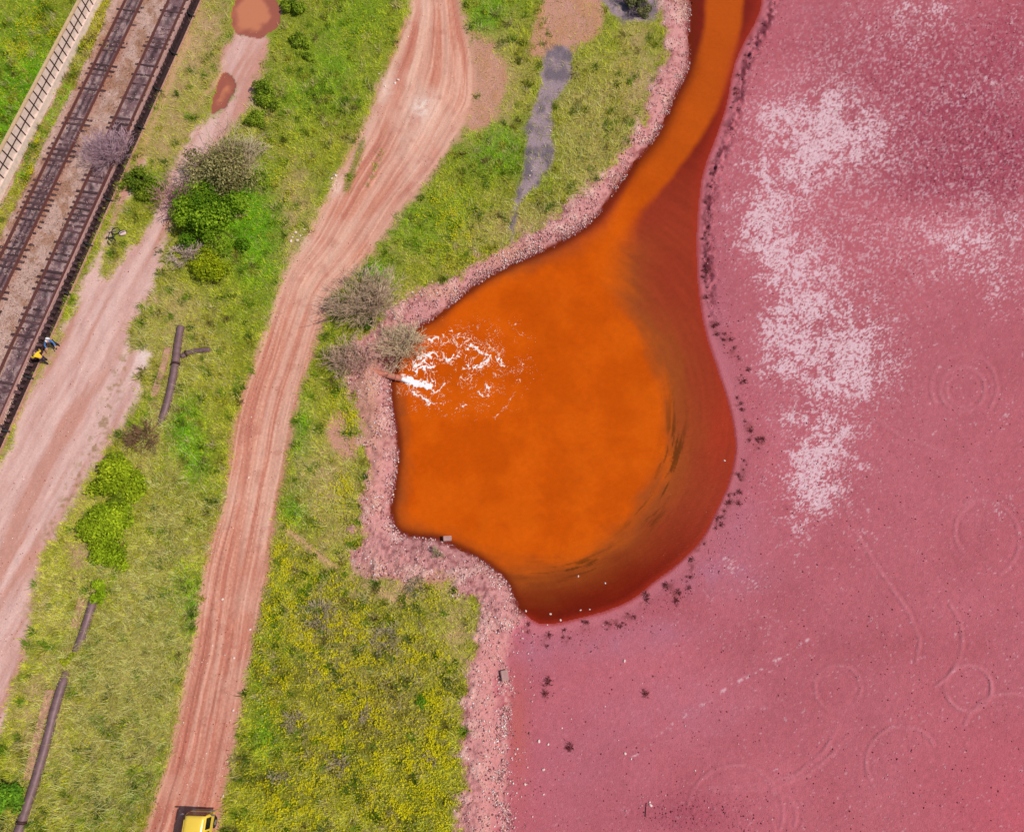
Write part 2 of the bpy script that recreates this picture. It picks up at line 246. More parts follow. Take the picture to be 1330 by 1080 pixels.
# railway bed
inbed = D_ > 0
t1, t2 = dT1(X, Y), dT2(X, Y)
bd = mix(np.broadcast_to(S(196,160,145), X.shape + (3,)), S(168,124,100), sst(.45, .7, n2)); bd = bd * (.8 + .4 * n4)[..., None]
bd = mix(bd, S(172,112,86), np.clip(sst(22, 12, t1) * sst(.4, .65, n1 + .1), 0, 1) * .6)
oil = np.maximum(sst(11, 8, t1), sst(12, 10, t2))
bd = mix(bd, mix(np.broadcast_to(S(134,102,104), X.shape + (3,)), S(184,154,150), sst(.45, .7, n3) * .9), oil)
bd = mix(bd, S(52,36,44), np.clip(np.maximum(np.exp(-((t1 - 3.6) / 2.2) ** 2) * sst(.2, .4, fbm(X / 20, Y / 20, 101, 2)), np.exp(-(t2 / 4.5) ** 2) * sst(.3, .6, n2)), 0, 1) * .85)
ys = np.exp(-(dist([(140,-10),(104,80),(68,150),(22,243),(-20,330)])(X, Y) / 9) ** 2); C_b = mix(bd, S(150,140,30), sst(.35, .6, ys + (n2 - .5) * .5) * .8)
C = np.where(inbed[..., None], C_b, C)
pud = mix(np.broadcast_to(S(204,126,90), X.shape + (3,)), S(164,92,72), np.clip(sst(12, 2, U_ - (X - 312) * .25 * (Y < 60) + (n2 - .5) * 8) + .9 * sst(.5, .62, n2) * (Y > 85), 0, 1)); C = np.where((U_ > 0)[..., None], pud, C)

GM = np.clip((1 - inroad) * (1 - inpath) * (1 - bkc) * (1 - wf) * (1 - bare * .85) * (1 - ash * .93) * (W_ < -2) * (U_ < -3) * (1 - np.clip(tr * .9, 0, 1)), 0, 1)
GM = np.where(inbed, 1.1 * sst(.35, .6, ys + (n2 - .5) * .5), GM)
GM = np.where((D_ <= 0) & (D_ > -13) & (X < 262) & (Y < 640) & ~leftfield, 0, GM) * sst(8, 15, np.hypot((X - 152) / 1.2, Y - 303))
GM = np.maximum(GM, np.clip(rutg, 0, 1) * inroad * .9)
SPARSE = [(245,80,45,80,1),(205,185,40,40,.8),(640,110,35,60,1),(590,155,30,30,.6),(430,625,45,70,.9),(228,415,40,40,.6),(690,292,60,20,.9),(520,745,60,25,1),(55,930,45,110,.9),(62,480,16,110,1.2),(592,810,22,50,.9),(385,275,25,70,.9),(500,770,60,14,.8),(760,130,60,60,.4),(780,240,40,40,.6),(275,25,25,40,.8),(830,90,25,80,.8),(205,520,16,50,.5),(120,700,20,60,.6),(480,320,90,40,.25),(500,900,110,110,.35),(355,700,12,40,.6),(100,700,16,80,.8),(410,710,40,30,.5)]
ditch = np.exp(-(dPl / 8) ** 2) * (.5 + .5 * n2) * (R_ < -20); C = mix(C, S(136,100,78), ditch * (1 - inbed) * .9)
spr = np.clip(.8 * ditch + np.clip(blobs(X, Y, SPARSE), 0, 1.2) * (.45 + 1.3 * (n2 - .25)), 0, 1)
olive = np.clip(blobs(X, Y, [(480,900,110,120,.9),(430,800,40,40,.6),(170,440,20,50,.5)]), 0, 1); GRASS = mix(GRASS, S(120,108,50), olive * (.55 + .45 * sst(.4, .6, n1)))
dusty = (spr * GM)[..., None] * .8; C = C * (1 - dusty) + mix(np.broadcast_to(S(206,166,132), X.shape + (3,)), S(176,130,100), n3) * dusty
GM = GM * sst(.12, .4, n2 + .25 - dry * .12) * (1 - spr * .82)

WX, WY = P(X, Y, Z)
def to_mesh(name, verts, faces, cols=None, tri=False):
    """verts Nx3, faces Mxk (numpy) -> mesh, optional per-vertex colour attribute"""
    me = bpy.data.meshes.new(name); k = faces.shape[1]
    me.vertices.add(len(verts)); me.vertices.foreach_set('co', np.ascontiguousarray(verts, np.float32).ravel())
    me.loops.add(faces.size); me.loops.foreach_set('vertex_index', np.ascontiguousarray(faces, np.int32).ravel())
    me.polygons.add(len(faces)); me.polygons.foreach_set('loop_start', np.arange(0, faces.size, k, dtype=np.int32))
    me.polygons.foreach_set('loop_total', np.full(len(faces), k, np.int32))
    if cols is not None:
        a = me.attributes.new('tint', 'FLOAT_COLOR', 'POINT'); c = np.ones((len(verts), 4), np.float32); c[:, :3] = cols; a.data.foreach_set('color', c.ravel())
    me.update(calc_edges=True); return me
def link(name, me, mat, parent=None):
    o = bpy.data.objects.new(name, me); COL.objects.link(o)
    if mat: me.materials.append(mat)
    if parent: o.parent = parent
    return o
def tag(o, label=None, cat=None, group=None, kind=None):
    if label: o['label'] = label
    if cat: o['category'] = cat
    if group: o['group'] = group
    if kind: o['kind'] = kind
    return o
def thing(name, loc, label, cat, group=None, rz=0.0):
    o = bpy.data.objects.new(name, None); o.empty_display_size = .2; COL.objects.link(o); o.location = loc; o.rotation_euler = (0, 0, rz)
    return tag(o, label, cat, group)
def copy_tree(o, parent=None):
    c = o.copy(); COL.objects.link(c)
    if parent: c.parent = parent
    for ch in list(o.children): copy_tree(ch, c)
    return c

# ------------------------------------------------------------------ materials
def nm(name):
    m = bpy.data.materials.new(name); m.use_nodes = True; t = m.node_tree; t.nodes.clear()
    out = t.nodes.new('ShaderNodeOutputMaterial'); b = t.nodes.new('ShaderNodeBsdfPrincipled'); t.links.new(b.outputs[0], out.inputs[0])
    return m, t, b, out
def nz(t, scale, detail=3, rough=.55, stretch=None):
    tc = t.nodes.new('ShaderNodeTexCoord'); n = t.nodes.new('ShaderNodeTexNoise'); n.inputs['Scale'].default_value = scale; n.inputs['Detail'].default_value = detail; n.inputs['Roughness'].default_value = rough
    t.links.new(tc.outputs['Object'], n.inputs['Vector']); return n
def ramp(t, src, p0, c0, p1, c1):
    r = t.nodes.new('ShaderNodeValToRGB'); e = r.color_ramp.elements
    e[0].position = p0; e[0].color = (*c0, 1); e[1].position = p1; e[1].color = (*c1, 1); t.links.new(src, r.inputs[0]); return r
def mul(t, a, b):
    m = t.nodes.new('ShaderNodeMix'); m.data_type = 'RGBA'; m.blend_type = 'MULTIPLY'; m.inputs[0].default_value = 1
    t.links.new(a, m.inputs[6]); t.links.new(b, m.inputs[7]); return m.outputs[2]
def attr(t, name='tint'):
    a = t.nodes.new('ShaderNodeAttribute'); a.attribute_name = name; return a
def bump(t, b, src, dist_, strength=1):
    n = t.nodes.new('ShaderNodeBump'); n.inputs['Distance'].default_value = dist_; n.inputs['Strength'].default_value = strength
    t.links.new(src, n.inputs['Height']); t.links.new(n.outputs[0], b.inputs['Normal'])
def ground_mat(name, lo=.8, hi=1.2, sc=9, bd_=.05, rough=.95, spec=.2):
    m, t, b, _ = nm(name); n = nz(t, sc, 4, .65)
    r = ramp(t, n.outputs[0], .3, (lo,) * 3, .7, (hi,) * 3)
    t.links.new(mul(t, attr(t).outputs[0], r.outputs[0]), b.inputs['Base Color'])
    b.inputs['Roughness'].default_value = rough; b.inputs['Specular IOR Level'].default_value = spec
    bump(t, b, n.outputs[0], bd_); return m
def plain(name, rgb, var=.25, sc=6, rough=.8, metal=0, bd_=0.0, spec=.4, rand=False, coat=0):
    m, t, b, _ = nm(name); n = nz(t, sc, 4, .6); c = np.array(rgb)
    r = ramp(t, n.outputs[0], .3, tuple(c * (1 - var)), .7, tuple(np.minimum(c * (1 + var), .95)))
    src = r.outputs[0]
    if rand:
        oi = t.nodes.new('ShaderNodeObjectInfo'); rr = ramp(t, oi.outputs['Random'], 0, (.55,) * 3, 1, (1.4,) * 3); src = mul(t, src, rr.outputs[0])
    t.links.new(src, b.inputs['Base Color']); b.inputs['Roughness'].default_value = rough; b.inputs['Metallic'].default_value = metal; b.inputs['Specular IOR Level'].default_value = spec
    if coat: b.inputs['Coat Weight'].default_value = coat; b.inputs['Coat Roughness'].default_value = .15
    if bd_: bump(t, b, n.outputs[0], bd_)
    return m
def leafy(name, trans=.35):
    m, t, b, out = nm(name); a = attr(t)
    b.inputs['Roughness'].default_value = .75; b.inputs['Specular IOR Level'].default_value = .15
    t.links.new(a.outputs[0], b.inputs['Base Color'])
    tr_ = t.nodes.new('ShaderNodeBsdfTranslucent'); t.links.new(a.outputs[0], tr_.inputs[0])
    mx = t.nodes.new('ShaderNodeMixShader'); mx.inputs[0].default_value = trans
    t.links.new(b.outputs[0], mx.inputs[1]); t.links.new(tr_.outputs[0], mx.inputs[2]); t.links.new(mx.outputs[0], out.inputs[0]); return m
def tinted(name, rough=.9, spec=.2):
    m, t, b, _ = nm(name); t.links.new(attr(t).outputs[0], b.inputs['Base Color']); b.inputs['Roughness'].default_value = rough; b.inputs['Specular IOR Level'].default_value = spec; return m
M_ground = ground_mat('meadow soil', .7, 1.25, 9, .06)
M_road = ground_mat('packed red dirt', .9, 1.1, 7, .03)
M_path = ground_mat('pale gravel dirt', .9, 1.1, 7, .03)
M_bed = ground_mat('ballast', .6, 1.4, 14, .06)
M_bank = ground_mat('pink bank gravel', .8, 1.25, 11, .06)
M_flat = ground_mat('pink tailings mud', .88, 1.12, 11, .045)
M_leaf = leafy('leaves'); M_grass = leafy('grass blades', .3); M_petal = leafy('petals', .3)
M_twig = tinted('dry twigs'); M_stone = tinted('loose stones', .9)
M_con = plain('weathered concrete', S(222,196,182), .16, 3, .9, bd_=.02)
M_cap = plain('tan concrete cap', S(206,172,132), .15, 4, .9)
M_post = plain('dark rusty steel', S(72,44,40), .3, 8, .7, .3)
M_rail = plain('rusty rail steel', S(122,78,72), .25, 9, .5, .4)
M_sleeper = plain('tarred timber sleeper', S(84,58,60), .45, 5, .9, rand=True, bd_=.02)
M_beam = plain('pink concrete edge beam', S(180,138,130), .2, 4, .9)
M_plank = plain('black tarred timber', S(58,36,36), .5, 7, .9, bd_=.03)
M_pipe = plain('dull mauve steel pipe', S(122,92,94), .22, 3, .55, .15)
M_rustpipe = plain('pink rusty outfall pipe', S(190,118,96), .2, 6, .8)
M_ledge = plain('stained tan concrete', S(188,140,118), .3, 5, .95, bd_=.03)
M_yellow = plain('yellow van paint', S(246,206,74), .04, 2, .35, coat=.5)
M_glass, t, b, _ = nm('dark window glass'); b.inputs['Base Color'].default_value = (.012, .011, .014, 1); b.inputs['Roughness'].default_value = .08
M_black = plain('black rubber', (.015,) * 3, .3, 9, .7)
M_chrome = plain('grey steel', (.45, .45, .46), .1, 5, .3, .8)
M_lamp = plain('lamp glass', (.75, .75, .72), .05, 5, .1)

# ------------------------------------------------------------------ ground sheets (one continuous surface split by what it is)
H_, W2 = X.shape
idx = np.arange(H_ * W2).reshape(H_, W2)
quads = np.stack([idx[1:, :-1], idx[1:, 1:], idx[:-1, 1:], idx[:-1, :-1]], -1).reshape(-1, 4)
cls = np.zeros(X.shape, np.int8)                    # 0 meadow 1 road 2 path 3 bed 4 bank 5 flats 6 puddle 7 under water
cls[bkc > .5] = 4; cls[wf > .5] = 5; cls[inroad > .5] = 1; cls[inpath > .5] = 2; cls[inbed] = 3; cls[U_ > 0] = 6; cls[W_ > 9] = 7
fcls = cls[:-1, :-1].ravel()
V3 = np.stack([WX, WY, Z], -1).reshape(-1, 3); CF = np.clip(C, 0.002, .92).reshape(-1, 3)
def sheet(name, k, mat):
    q = quads[fcls == k]; u, inv = np.unique(q, return_inverse=True)
    me = to_mesh(name, V3[u], inv.reshape(-1, 4), CF[u]); me.polygons.foreach_set('use_smooth', np.ones(len(me.polygons), bool))
    return tag(link(name, me, mat), kind='structure')
M_pud, t, b, _ = nm('muddy puddle water'); t.links.new(attr(t).outputs[0], b.inputs['Base Color']); b.inputs['Roughness'].default_value = .12; bump(t, b, nz(t, 6, 2).outputs[0], .004)
for nme, k, mt in (('ground', 0, M_ground), ('dirt_road', 1, M_road), ('gravel_path', 2, M_path), ('railway_bed', 3, M_bed), ('pond_bank', 4, M_bank), ('mud_flats', 5, M_flat), ('puddle', 6, M_pud)):
    sheet(nme, k, mt)

# ---- pond water, silt colours by hanging orange sediment, plus painted bank shade at the rim
m = W_ > -12; fm = (m[:-1, :-1]).ravel(); q = quads[fm]; u, inv = np.unique(q, return_inverse=True)
x, y = X.ravel()[u], Y.ravel()[u]; wx, wy = P(x, y, water_z)
w1 = fbm(x / 40, y / 40, 201, 4); wa = np.arctan2(y - 540, x - 690); wr = np.hypot(x - 690, y - 540)
swirl = fbm(wa * 5 + wr / 90, wr / 7, 207, 4)
ed = (w1 - .5) * 22 + (swirl - .5) * 20 * sst(250, 360, y)
bw = 5 + 10 * sst(230, 420, y) + 8 * sst(640, 700, y) + 18 * blobs(x, y, [(800,350,60,60,1.)]); ed = ed * (.35 + .65 * sst(230, 420, y)); o_ = sst(-1, 1, (dO(x, y) + ed) / bw)
deep = mix(np.broadcast_to(S(196,79,3), x.shape + (3,)), S(209,89,6), sst(.3, .7, w1)); deep = mix(deep, S(196,78,3), sst(600, 400, x) * .5 + 0 * x)
deep = mix(deep, S(184,80,14), sst(340, 150, y) * .9); deep = deep * (.93 + .14 * fbm(wa * 3 + wr / 130, wr / 26, 231, 4))[:, None]
sh_c = mix(np.broadcast_to(S(150,54,32), x.shape + (3,)), S(116,25,8), sst(620, 770, y + (820 - x) * .15)); sh_c = mix(sh_c, S(120,32,18), sst(300, 150, y)); sh_c = mix(sh_c, S(104,22,8), blobs(x, y, [(730,790,80,30,.7)]).clip(0, 1))
sh_c = mix(sh_c, S(164,54,32), blobs(x, y, [(935,560,20,50,.9)]).clip(0, 1))
sh_c = sh_c * (.87 + .26 * fbm(wa * 6 + wr / 120, wr / 5, 211, 4))[:, None]
st_ = sst(.56, .72, fbm(wa * 6 + wr / 70, wr / 3.2, 217, 3)) * np.exp(-((dO(x, y) + 12) / 17) ** 2) * np.clip(blobs(x, y, [(872,600,28,70,1.3),(835,665,40,30,1.),(780,735,110,22,.8),(930,620,18,40,.8),(830,320,50,60,.15),(760,745,40,12,.6)]), 0, 1)
sh_c = mix(sh_c, S(158,80,28), np.exp(-(np.minimum(dO(x, y) + ed, 0) / 36) ** 2) * sst(280, 360, y) * .75); wc = mix(sh_c, deep, o_); wc = mix(wc, S(96,48,10), np.clip(st_ * 1.1, 0, 1) * .8)
wc = mix(wc, S(196,92,20), np.exp(-((dO(x, y) + 6) / 14) ** 2) * sst(680, 600, y) * sst(330, 470, y) * .0)
edge_l = np.exp(-(np.maximum(dW(x, y), 0) / (6.0 + 5 * sst(330, 200, y))) ** 2); fl = sst(-10, 6, dF(x, y)); wc = mix(wc, S(104,34,10), edge_l * (1 - fl) * .85); wc = mix(wc, S(168,50,30), edge_l * fl * .5)  # dark rim below the banks: wet edge and bank's shadow painted into water colour
me = to_mesh('pond_water', np.stack([wx, wy, np.full(len(u), water_z)], 1), inv.reshape(-1, 4), wc)
M_water, t, b, _ = nm('orange silty water'); a = attr(t)
n = nz(t, 2.2, 5, .7); r = ramp(t, n.outputs[0], .3, (.93,) * 3, .7, (1.07,) * 3); t.links.new(mul(t, a.outputs[0], r.outputs[0]), b.inputs['Base Color'])
b.inputs['Roughness'].default_value = .17; b.inputs['IOR'].default_value = 1.33; b.inputs['Specular IOR Level'].default_value = .18
mp = t.nodes.new('ShaderNodeMapping'); mp.inputs['Rotation'].default_value = (0, 0, R(-20)); mp.inputs['Scale'].default_value = (1, 2.6, 1)
tc = t.nodes.new('ShaderNodeTexCoord'); n2_ = t.nodes.new('ShaderNodeTexNoise'); n2_.inputs['Scale'].default_value = 3.2; n2_.inputs['Detail'].default_value = 5
t.links.new(tc.outputs['Object'], mp.inputs[0]); t.links.new(mp.outputs[0], n2_.inputs['Vector']); bump(t, b, n2_.outputs[0], .03)
tag(link('pond_water', me, M_water), kind='structure')

# ------------------------------------------------------------------ helpers to read the terrain at a pixel
def gi(px, py):
    return np.clip(((np.asarray(py) + 24) / 1.6).astype(int) + IY0, 0, H_ - 1), np.clip(((np.asarray(px) + 24) / 1.6).astype(int) + IX0, 0, W2 - 1)
def zat(px, py): return Z[gi(np.asarray(px, float), np.asarray(py, float))]
def at(px, py, dz=0.0):
    z = float(zat(px, py)); z = max(z, water_z) + dz; return PV(px, py, z)
def scatter(n, dens, box=(-20, 1350, -20, 1100)):
    """n random places with probability dens(px,py)"""
    out = []; got = 0
    while got < n:
        px = rng.uniform(box[0], box[1], n); py = rng.uniform(box[2], box[3], n)
        k = rng.random(n) < dens(px, py); out.append(np.stack([px[k], py[k]])); got += k.sum()
        if len(out) > 60: break
    o = np.concatenate(out, 1)[:, :n]; return o[0], o[1]
def grid(A): return lambda px, py: A[gi(px, py)]
def blades(name, px, py, L, wid, lean, cols, mat, zoff=0.0):
    n = len(px); z = zat(px, py) + zoff; bx, by = P(px, py, z); th = (fbm(px / 8, py / 8, 351, 2) * 14 + rng.normal(0, 1.0, n)); ph = th + np.pi / 2 + rng.normal(0, .4, n)
    h = L * np.cos(lean); r = L * np.sin(lean); base = np.stack([bx, by, z - .02], 1)
    w = np.stack([np.cos(ph), np.sin(ph), np.zeros(n)], 1) * (wid / 2)[:, None]
    tip = base + np.stack([np.cos(th) * r, np.sin(th) * r, h], 1)
    v_ = np.stack([base - w, base + w, tip], 1).reshape(-1, 3)
    return link(name, to_mesh(name, v_, np.arange(3 * n).reshape(-1, 3), np.repeat(cols, 3, 0)), mat)

# ------------------------------------------------------------------ grass, flowers, gravel (nobody could count them)
NG = 330000
px, py = scatter(NG, grid(GM)); k = gi(px, py); n = len(px)
cl = fbm(px / 9, py / 9, 301, 3); cl2 = fbm(px / 28, py / 28, 305, 2)
col = GRASS[k] * 1.8 * np.array([1.06, 1, .9]) * (.45 + 1.1 * rng.random(n))[:, None] * (.35 + 1.3 * cl)[:, None] * (.6 + .8 * cl2)[:, None]
straw = rng.random(n) < (.08 + .5 * dry[k]); col[straw] = S(226,206,142) * (.6 + .6 * rng.random(straw.sum()))[:, None]
L = (.16 + .3 * rng.random(n) ** 1.5) * (.4 + 1.3 * cl)
ob = blades('grass', px, py, L, .03 + .035 * rng.random(n), rng.uniform(.5, 1.25, n), np.clip(col, 0, .8), M_grass)
tag(ob, 'green and yellowing meadow grass covering the ground beside the dirt road', 'grass', kind='stuff')
cx_, cy_ = scatter(1500, lambda a, b: GM[gi(a, b)] * (.25 + .75 * sst(.35, .65, fbm(a / 40, b / 40, 371, 3)))); kx = rng.integers(18, 60, len(cx_)); px = np.repeat(cx_, kx) + rng.normal(0, 2.6, kx.sum()); py = np.repeat(cy_, kx) + rng.normal(0, 2.6, kx.sum()); ok = (px > -22) & (px < 1352) & (py > -22) & (py < 1102); px, py = px[ok], py[ok]; n = len(px)
wcol = np.array([S(120,150,30), S(84,112,24), S(176,170,60), S(206,190,128), S(130,116,60)])[np.repeat(rng.choice(5, len(cx_), p=[.3, .22, .22, .16, .1]), kx)[ok]] * (.6 + .9 * rng.random(n))[:, None]
ob = blades('weeds', px, py, .25 + .4 * rng.random(n), .04 + .04 * rng.random(n), rng.uniform(.2, 1.1, n), np.clip(wcol, 0, .8), M_grass)
tag(ob, 'taller weed clumps standing out of the meadow grass', 'weeds', kind='stuff')
TALL = [(180,800,55,70,1),(150,860,60,50,.9),(200,900,60,70,.8),(150,960,60,60,.8),(160,430,25,30,.8),(190,380,30,30,.6),(230,690,40,60,.6),(120,1030,60,40,.7),(320,180,20,60,.5),(260,70,50,60,.4),(700,285,60,20,.8),(770,200,50,90,.6),(430,630,35,50,.5),(470,850,60,50,.3),(210,620,30,60,.5),(250,480,30,40,.3)]
px, py = scatter(40000, lambda a, b: np.clip(blobs(a, b, TALL) * (.25 + .9 * sst(.35, .6, fbm(a / 12, b / 12, 341, 3))) + .9 * np.exp(-((dPl[gi(a, b)] - 8) / 5) ** 2), 0, 1) * np.maximum(GM[gi(a, b)], .5 * (dPl[gi(a, b)] < 16))); n = len(px)
col = np.where((rng.random(n) < .75)[:, None], S(246,222,134), S(184,176,66)) * (.45 + 1.0 * rng.random(n))[:, None]
ob = blades('dry_grass', px, py, .35 + .6 * rng.random(n), .028 + .03 * rng.random(n), rng.uniform(.7, 1.35, n), np.clip(col, 0, .8), M_grass)
tag(ob, 'pale straw-coloured dry grass standing between the pipeline and the dirt road', 'dry grass', kind='stuff')
fn = lambda a, b: np.clip(blobs(a, b, FLW) + .03, 0, 1) * GM[gi(a, b)] * (.12 + .88 * sst(.45, .60, fbm(a / 10, b / 10, 331, 4)) * (.15 + .85 * sst(.38, .56, fbm(a / 30, b / 30, 337, 3))))
px, py = scatter(5000, lambda a, b: np.clip(blobs(a, b, [(440,520,9,18,1.3),(455,543,8,9,1.3),(450,562,7,8,1.),(446,640,9,26,1.),(430,655,12,10,.6),(372,745,16,40,.3),(560,775,14,18,.6),(470,795,30,12,.4),(455,855,22,30,.4),(535,870,22,18,.3),(420,1035,40,16,.3),(535,1000,30,40,.3),(134,40,7,30,.9),(38,200,6,35,.9),(480,690,8,12,.4)]), 0, 1) * sst(.40, .6, fbm(a / 6, b / 6, 361, 3)))
q1, q2 = scatter(30000, fn); px = np.concatenate([px, q1]); py = np.concatenate([py, q2]); n = len(px)
z = zat(px, py) + .1 + .22 * rng.random(n); bx, by = P(px, py, z); c0 = np.stack([bx, by, z], 1); s = .024 + .036 * rng.random(n) ** 1.5
a0 = rng.uniform(0, 6.28, n); vs = []
for q_ in range(4):
    vs.append(c0 + np.stack([np.cos(a0 + q_ * 1.571) * s, np.sin(a0 + q_ * 1.571) * s, rng.normal(0, .018, n)], 1))
col = S(236,220,24) * (.65 + .5 * rng.random(n))[:, None]
ob = link('yellow_flowers', to_mesh('yellow_flowers', np.stack(vs, 1).reshape(-1, 3), np.arange(4 * n).reshape(-1, 4), np.repeat(np.clip(col, 0, .85), 4, 0)), M_petal)
tag(ob, 'small yellow wildflowers dotting the meadow', 'wildflowers', kind='stuff')

OCT_V = np.array([(1,0,0),(0,1,0),(-1,0,0),(0,-1,0),(0,0,.8),(0,0,-.8)], float)
OCT_F = np.array([(0,1,4),(1,2,4),(2,3,4),(3,0,4),(1,0,5),(2,1,5),(3,2,5),(0,3,5)])
def pebbles(name, px, py, s, cols):
    n = len(px); z = np.maximum(zat(px, py), water_z) ; bx, by = P(px, py, z); c = np.stack([bx, by, z + s * .2], 1)
    jit = OCT_V[None] * (1 + rng.uniform(-.35, .35, (n, 6, 1))) + rng.normal(0, .12, (n, 6, 3))
    a = rng.uniform(0, 6.28, n); ca, sa = np.cos(a)[:, None], np.sin(a)[:, None]
    j = np.stack([jit[..., 0] * ca - jit[..., 1] * sa * .8, jit[..., 0] * sa + jit[..., 1] * ca * .8, jit[..., 2]], -1)
    v_ = (c[:, None] + j * s[:, None, None]).reshape(-1, 3)
    f = (OCT_F[None] + (np.arange(n) * 6)[:, None, None]).reshape(-1, 3)
    return link(name, to_mesh(name, v_, f, np.repeat(np.clip(cols, 0, .85), 6, 0)), M_stone)
bkd = .9 * np.exp(-((X - 653 - (n1 - .5) * 20) / 8) ** 2) * sst(840, 880, Y) + bkc * (1 - wf * .8) * (1 - .55 * sst(780, 850, Y) * (1 - np.exp(-((X - 652) / 10) ** 2))) * (W_ < -1) * (.35 + .65 * np.exp(-(W_ / 14) ** 2))
px, py = scatter(22000, grid(bkd * sst(.3, .6, n2))); n = len(px)
base = np.array([S(226,176,172), S(246,226,220), S(150,92,98), S(210,152,136)])[rng.choice(4, n, p=[.45, .14, .26, .15])] * (.75 + .4 * rng.random(n))[:, None]
tag(pebbles('bank_gravel', px, py, .025 + .07 * rng.random(n) ** 2.2, base), 'pink and white gravel strewn over the sloping pond bank', 'gravel', kind='stuff')
bdm = inbed * (1 - np.clip(oil, 0, 1) * .5)
px, py = scatter(9000, grid(bdm * .8), (-20, 300, -20, 640)); n = len(px)
base = np.array([S(206,172,158), S(150,104,88), S(110,82,82)])[rng.choice(3, n, p=[.55, .3, .15])] * (.75 + .4 * rng.random(n))[:, None]
tag(pebbles('track_gravel', px, py, .025 + .035 * rng.random(n), base), 'brown and grey ballast stones around the rail sleepers', 'ballast', kind='stuff')
sp = np.clip(.05 + rough * .9 + .9 * np.exp(-((W_ + 15) / 7) ** 2) * (Y < 420) + .3 * np.exp(-((W_ + 28) / 14) ** 2) + .25 * crust, 0, 1) * wf * (W_ < -7)
px, py = scatter(14000, grid(sp)); n = len(px)
base = np.array([S(176,92,108), S(120,50,66), S(224,176,184)])[rng.choice(3, n, p=[.5, .33, .17])] * (.75 + .4 * rng.random(n))[:, None]
tag(pebbles('mud_clods', px, py, .02 + .05 * rng.random(n) ** 2, base), 'small crumbs of dried red mud scattered on the flats', 'mud clods', kind='stuff')

px, py = scatter(5000, grid((inroad * sst(.25, .0, np.abs(ra - .5) * -1 + .5) * .7 + inroad * .25 + inpath * .35) * sst(.4, .7, n2))); n = len(px)
base = np.array([S(228,176,156), S(240,214,200), S(150,84,68)])[rng.choice(3, n, p=[.5, .2, .3])] * (.75 + .4 * rng.random(n))[:, None]
tag(pebbles('road_gravel', px, py, .018 + .04 * rng.random(n) ** 2.5, base), 'loose small stones on the dirt road and the pale path', 'gravel', kind='stuff')

# ------------------------------------------------------------------ foam from the outfall
fx, fy = np.meshgrid(np.arange(515, 706, .55), np.arange(410, 560, .55))
wxn = (fbm(fx / 11, fy / 11, 401, 3) - .5) * 16; wyn = (fbm(fx / 11, fy / 11, 407, 3) - .5) * 16
def rid(s, sd): return 1 - np.abs(2 * fbm((fx + wxn) / s, (fy + wyn) / s, sd, 2) - 1)
rd = np.maximum(rid(7, 411), rid(4.5, 417))
fq = (fbm(fx / 5, fy / 5, 451, 3) - .5) * 9; fr = (fbm(fx / 5, fy / 5, 457, 3) - .5) * 9
def stroke(pts, w, a): return a * np.exp(-(segd(fx + wxn * .45 + fq, fy + wyn * .45 + fr, chaikin(pts, 2)) / (w * 1.1)) ** 2)
F1 = np.maximum.reduce([stroke([(520,492),(535,495),(556,500)], 4.8, 1.8), stroke([(552,496),(562,492),(568,500),(560,508),(570,509),(581,498),(586,488)], 2.2, 1.2), stroke([(538,466),(560,458),(571,465)], 4.5, 1.1), stroke([(540,480),(564,475),(579,470),(592,460),(604,465),(606,472)], 2.6, 1.2),
    stroke([(600,475),(617,477),(630,470),(638,462)], 2.2, 1.15), stroke([(613,453),(632,460),(650,465),(652,478)], 1.7, 1.15), stroke([(558,470),(545,472),(536,474)], 3, 1.05), stroke([(558,441),(575,436),(592,430),(596,440)], 2.5, .9), stroke([(614,424),(624,426),(618,429)], 2, .95),
    stroke([(532,507),(548,516),(564,526),(583,520),(602,530),(609,524)], 2.2, 1.), stroke([(600,503),(620,511),(635,513),(636,501),(628,498)], 2.4, 1.), stroke([(664,422),(680,436),(693,441)], 2.2, .85), stroke([(682,470),(673,492),(667,515),(655,528),(642,540)], 2.2, .85), stroke([(612,448),(602,458),(598,470)], 1.6, 1.)])
F2 = blobs(fx, fy, [(560,480,40,35,.62),(600,475,60,40,.55),(640,470,50,50,.42),(600,440,50,20,.42),(590,515,50,20,.5),(540,500,25,25,.3)])
brk = sst(.3, .62, fbm(fx / 13, fy / 13, 441, 3))
fall = .58 + .5 * np.exp(-np.clip(fx - 530, 0, 999) / 70)
foam = np.clip(rd - (1 - np.clip(  .34 * (F1 * fall) ** 2 * (.3 + .7 * brk) + .10 * F2 * brk * fall, 0, 1.2)), 0, 1) * 4
foam = np.maximum(foam, sst(1.0, 1.4, F1 * fall * (.6 + .5 * rd)) * 1.0)
foam = foam * (dW(fx, fy) > 1)
keep = foam[:-1, :-1] >   .02 + .12 * np.maximum(vnoise(fx / 1.4, fy / 1.4, 421)[:-1, :-1] - .4, 0)
ii = np.arange(fx.size).reshape(fx.shape); qf = np.stack([ii[1:, :-1], ii[1:, 1:], ii[:-1, 1:], ii[:-1, :-1]], -1)[keep]
uu, inv = np.unique(qf, return_inverse=True)
zz = water_z + .012 + np.clip(foam.ravel()[uu], 0, 1) * .05 + .02 * vnoise(fx.ravel()[uu] / 1.5, fy.ravel()[uu] / 1.5, 431)
ax_, ay_ = P(fx.ravel()[uu], fy.ravel()[uu], zz)
thick = np.clip(foam.ravel()[uu] * 1.5 * (.5 + .7 * vnoise(fx.ravel()[uu] / 2, fy.ravel()[uu] / 2, 461)) + .05, 0, 1)
fcol = mix(np.broadcast_to(S(230,150,100), thick.shape + (3,)), S(250,243,244), thick)
me = to_mesh('foam', np.stack([ax_, ay_, zz], 1), inv.reshape(-1, 4), fcol)
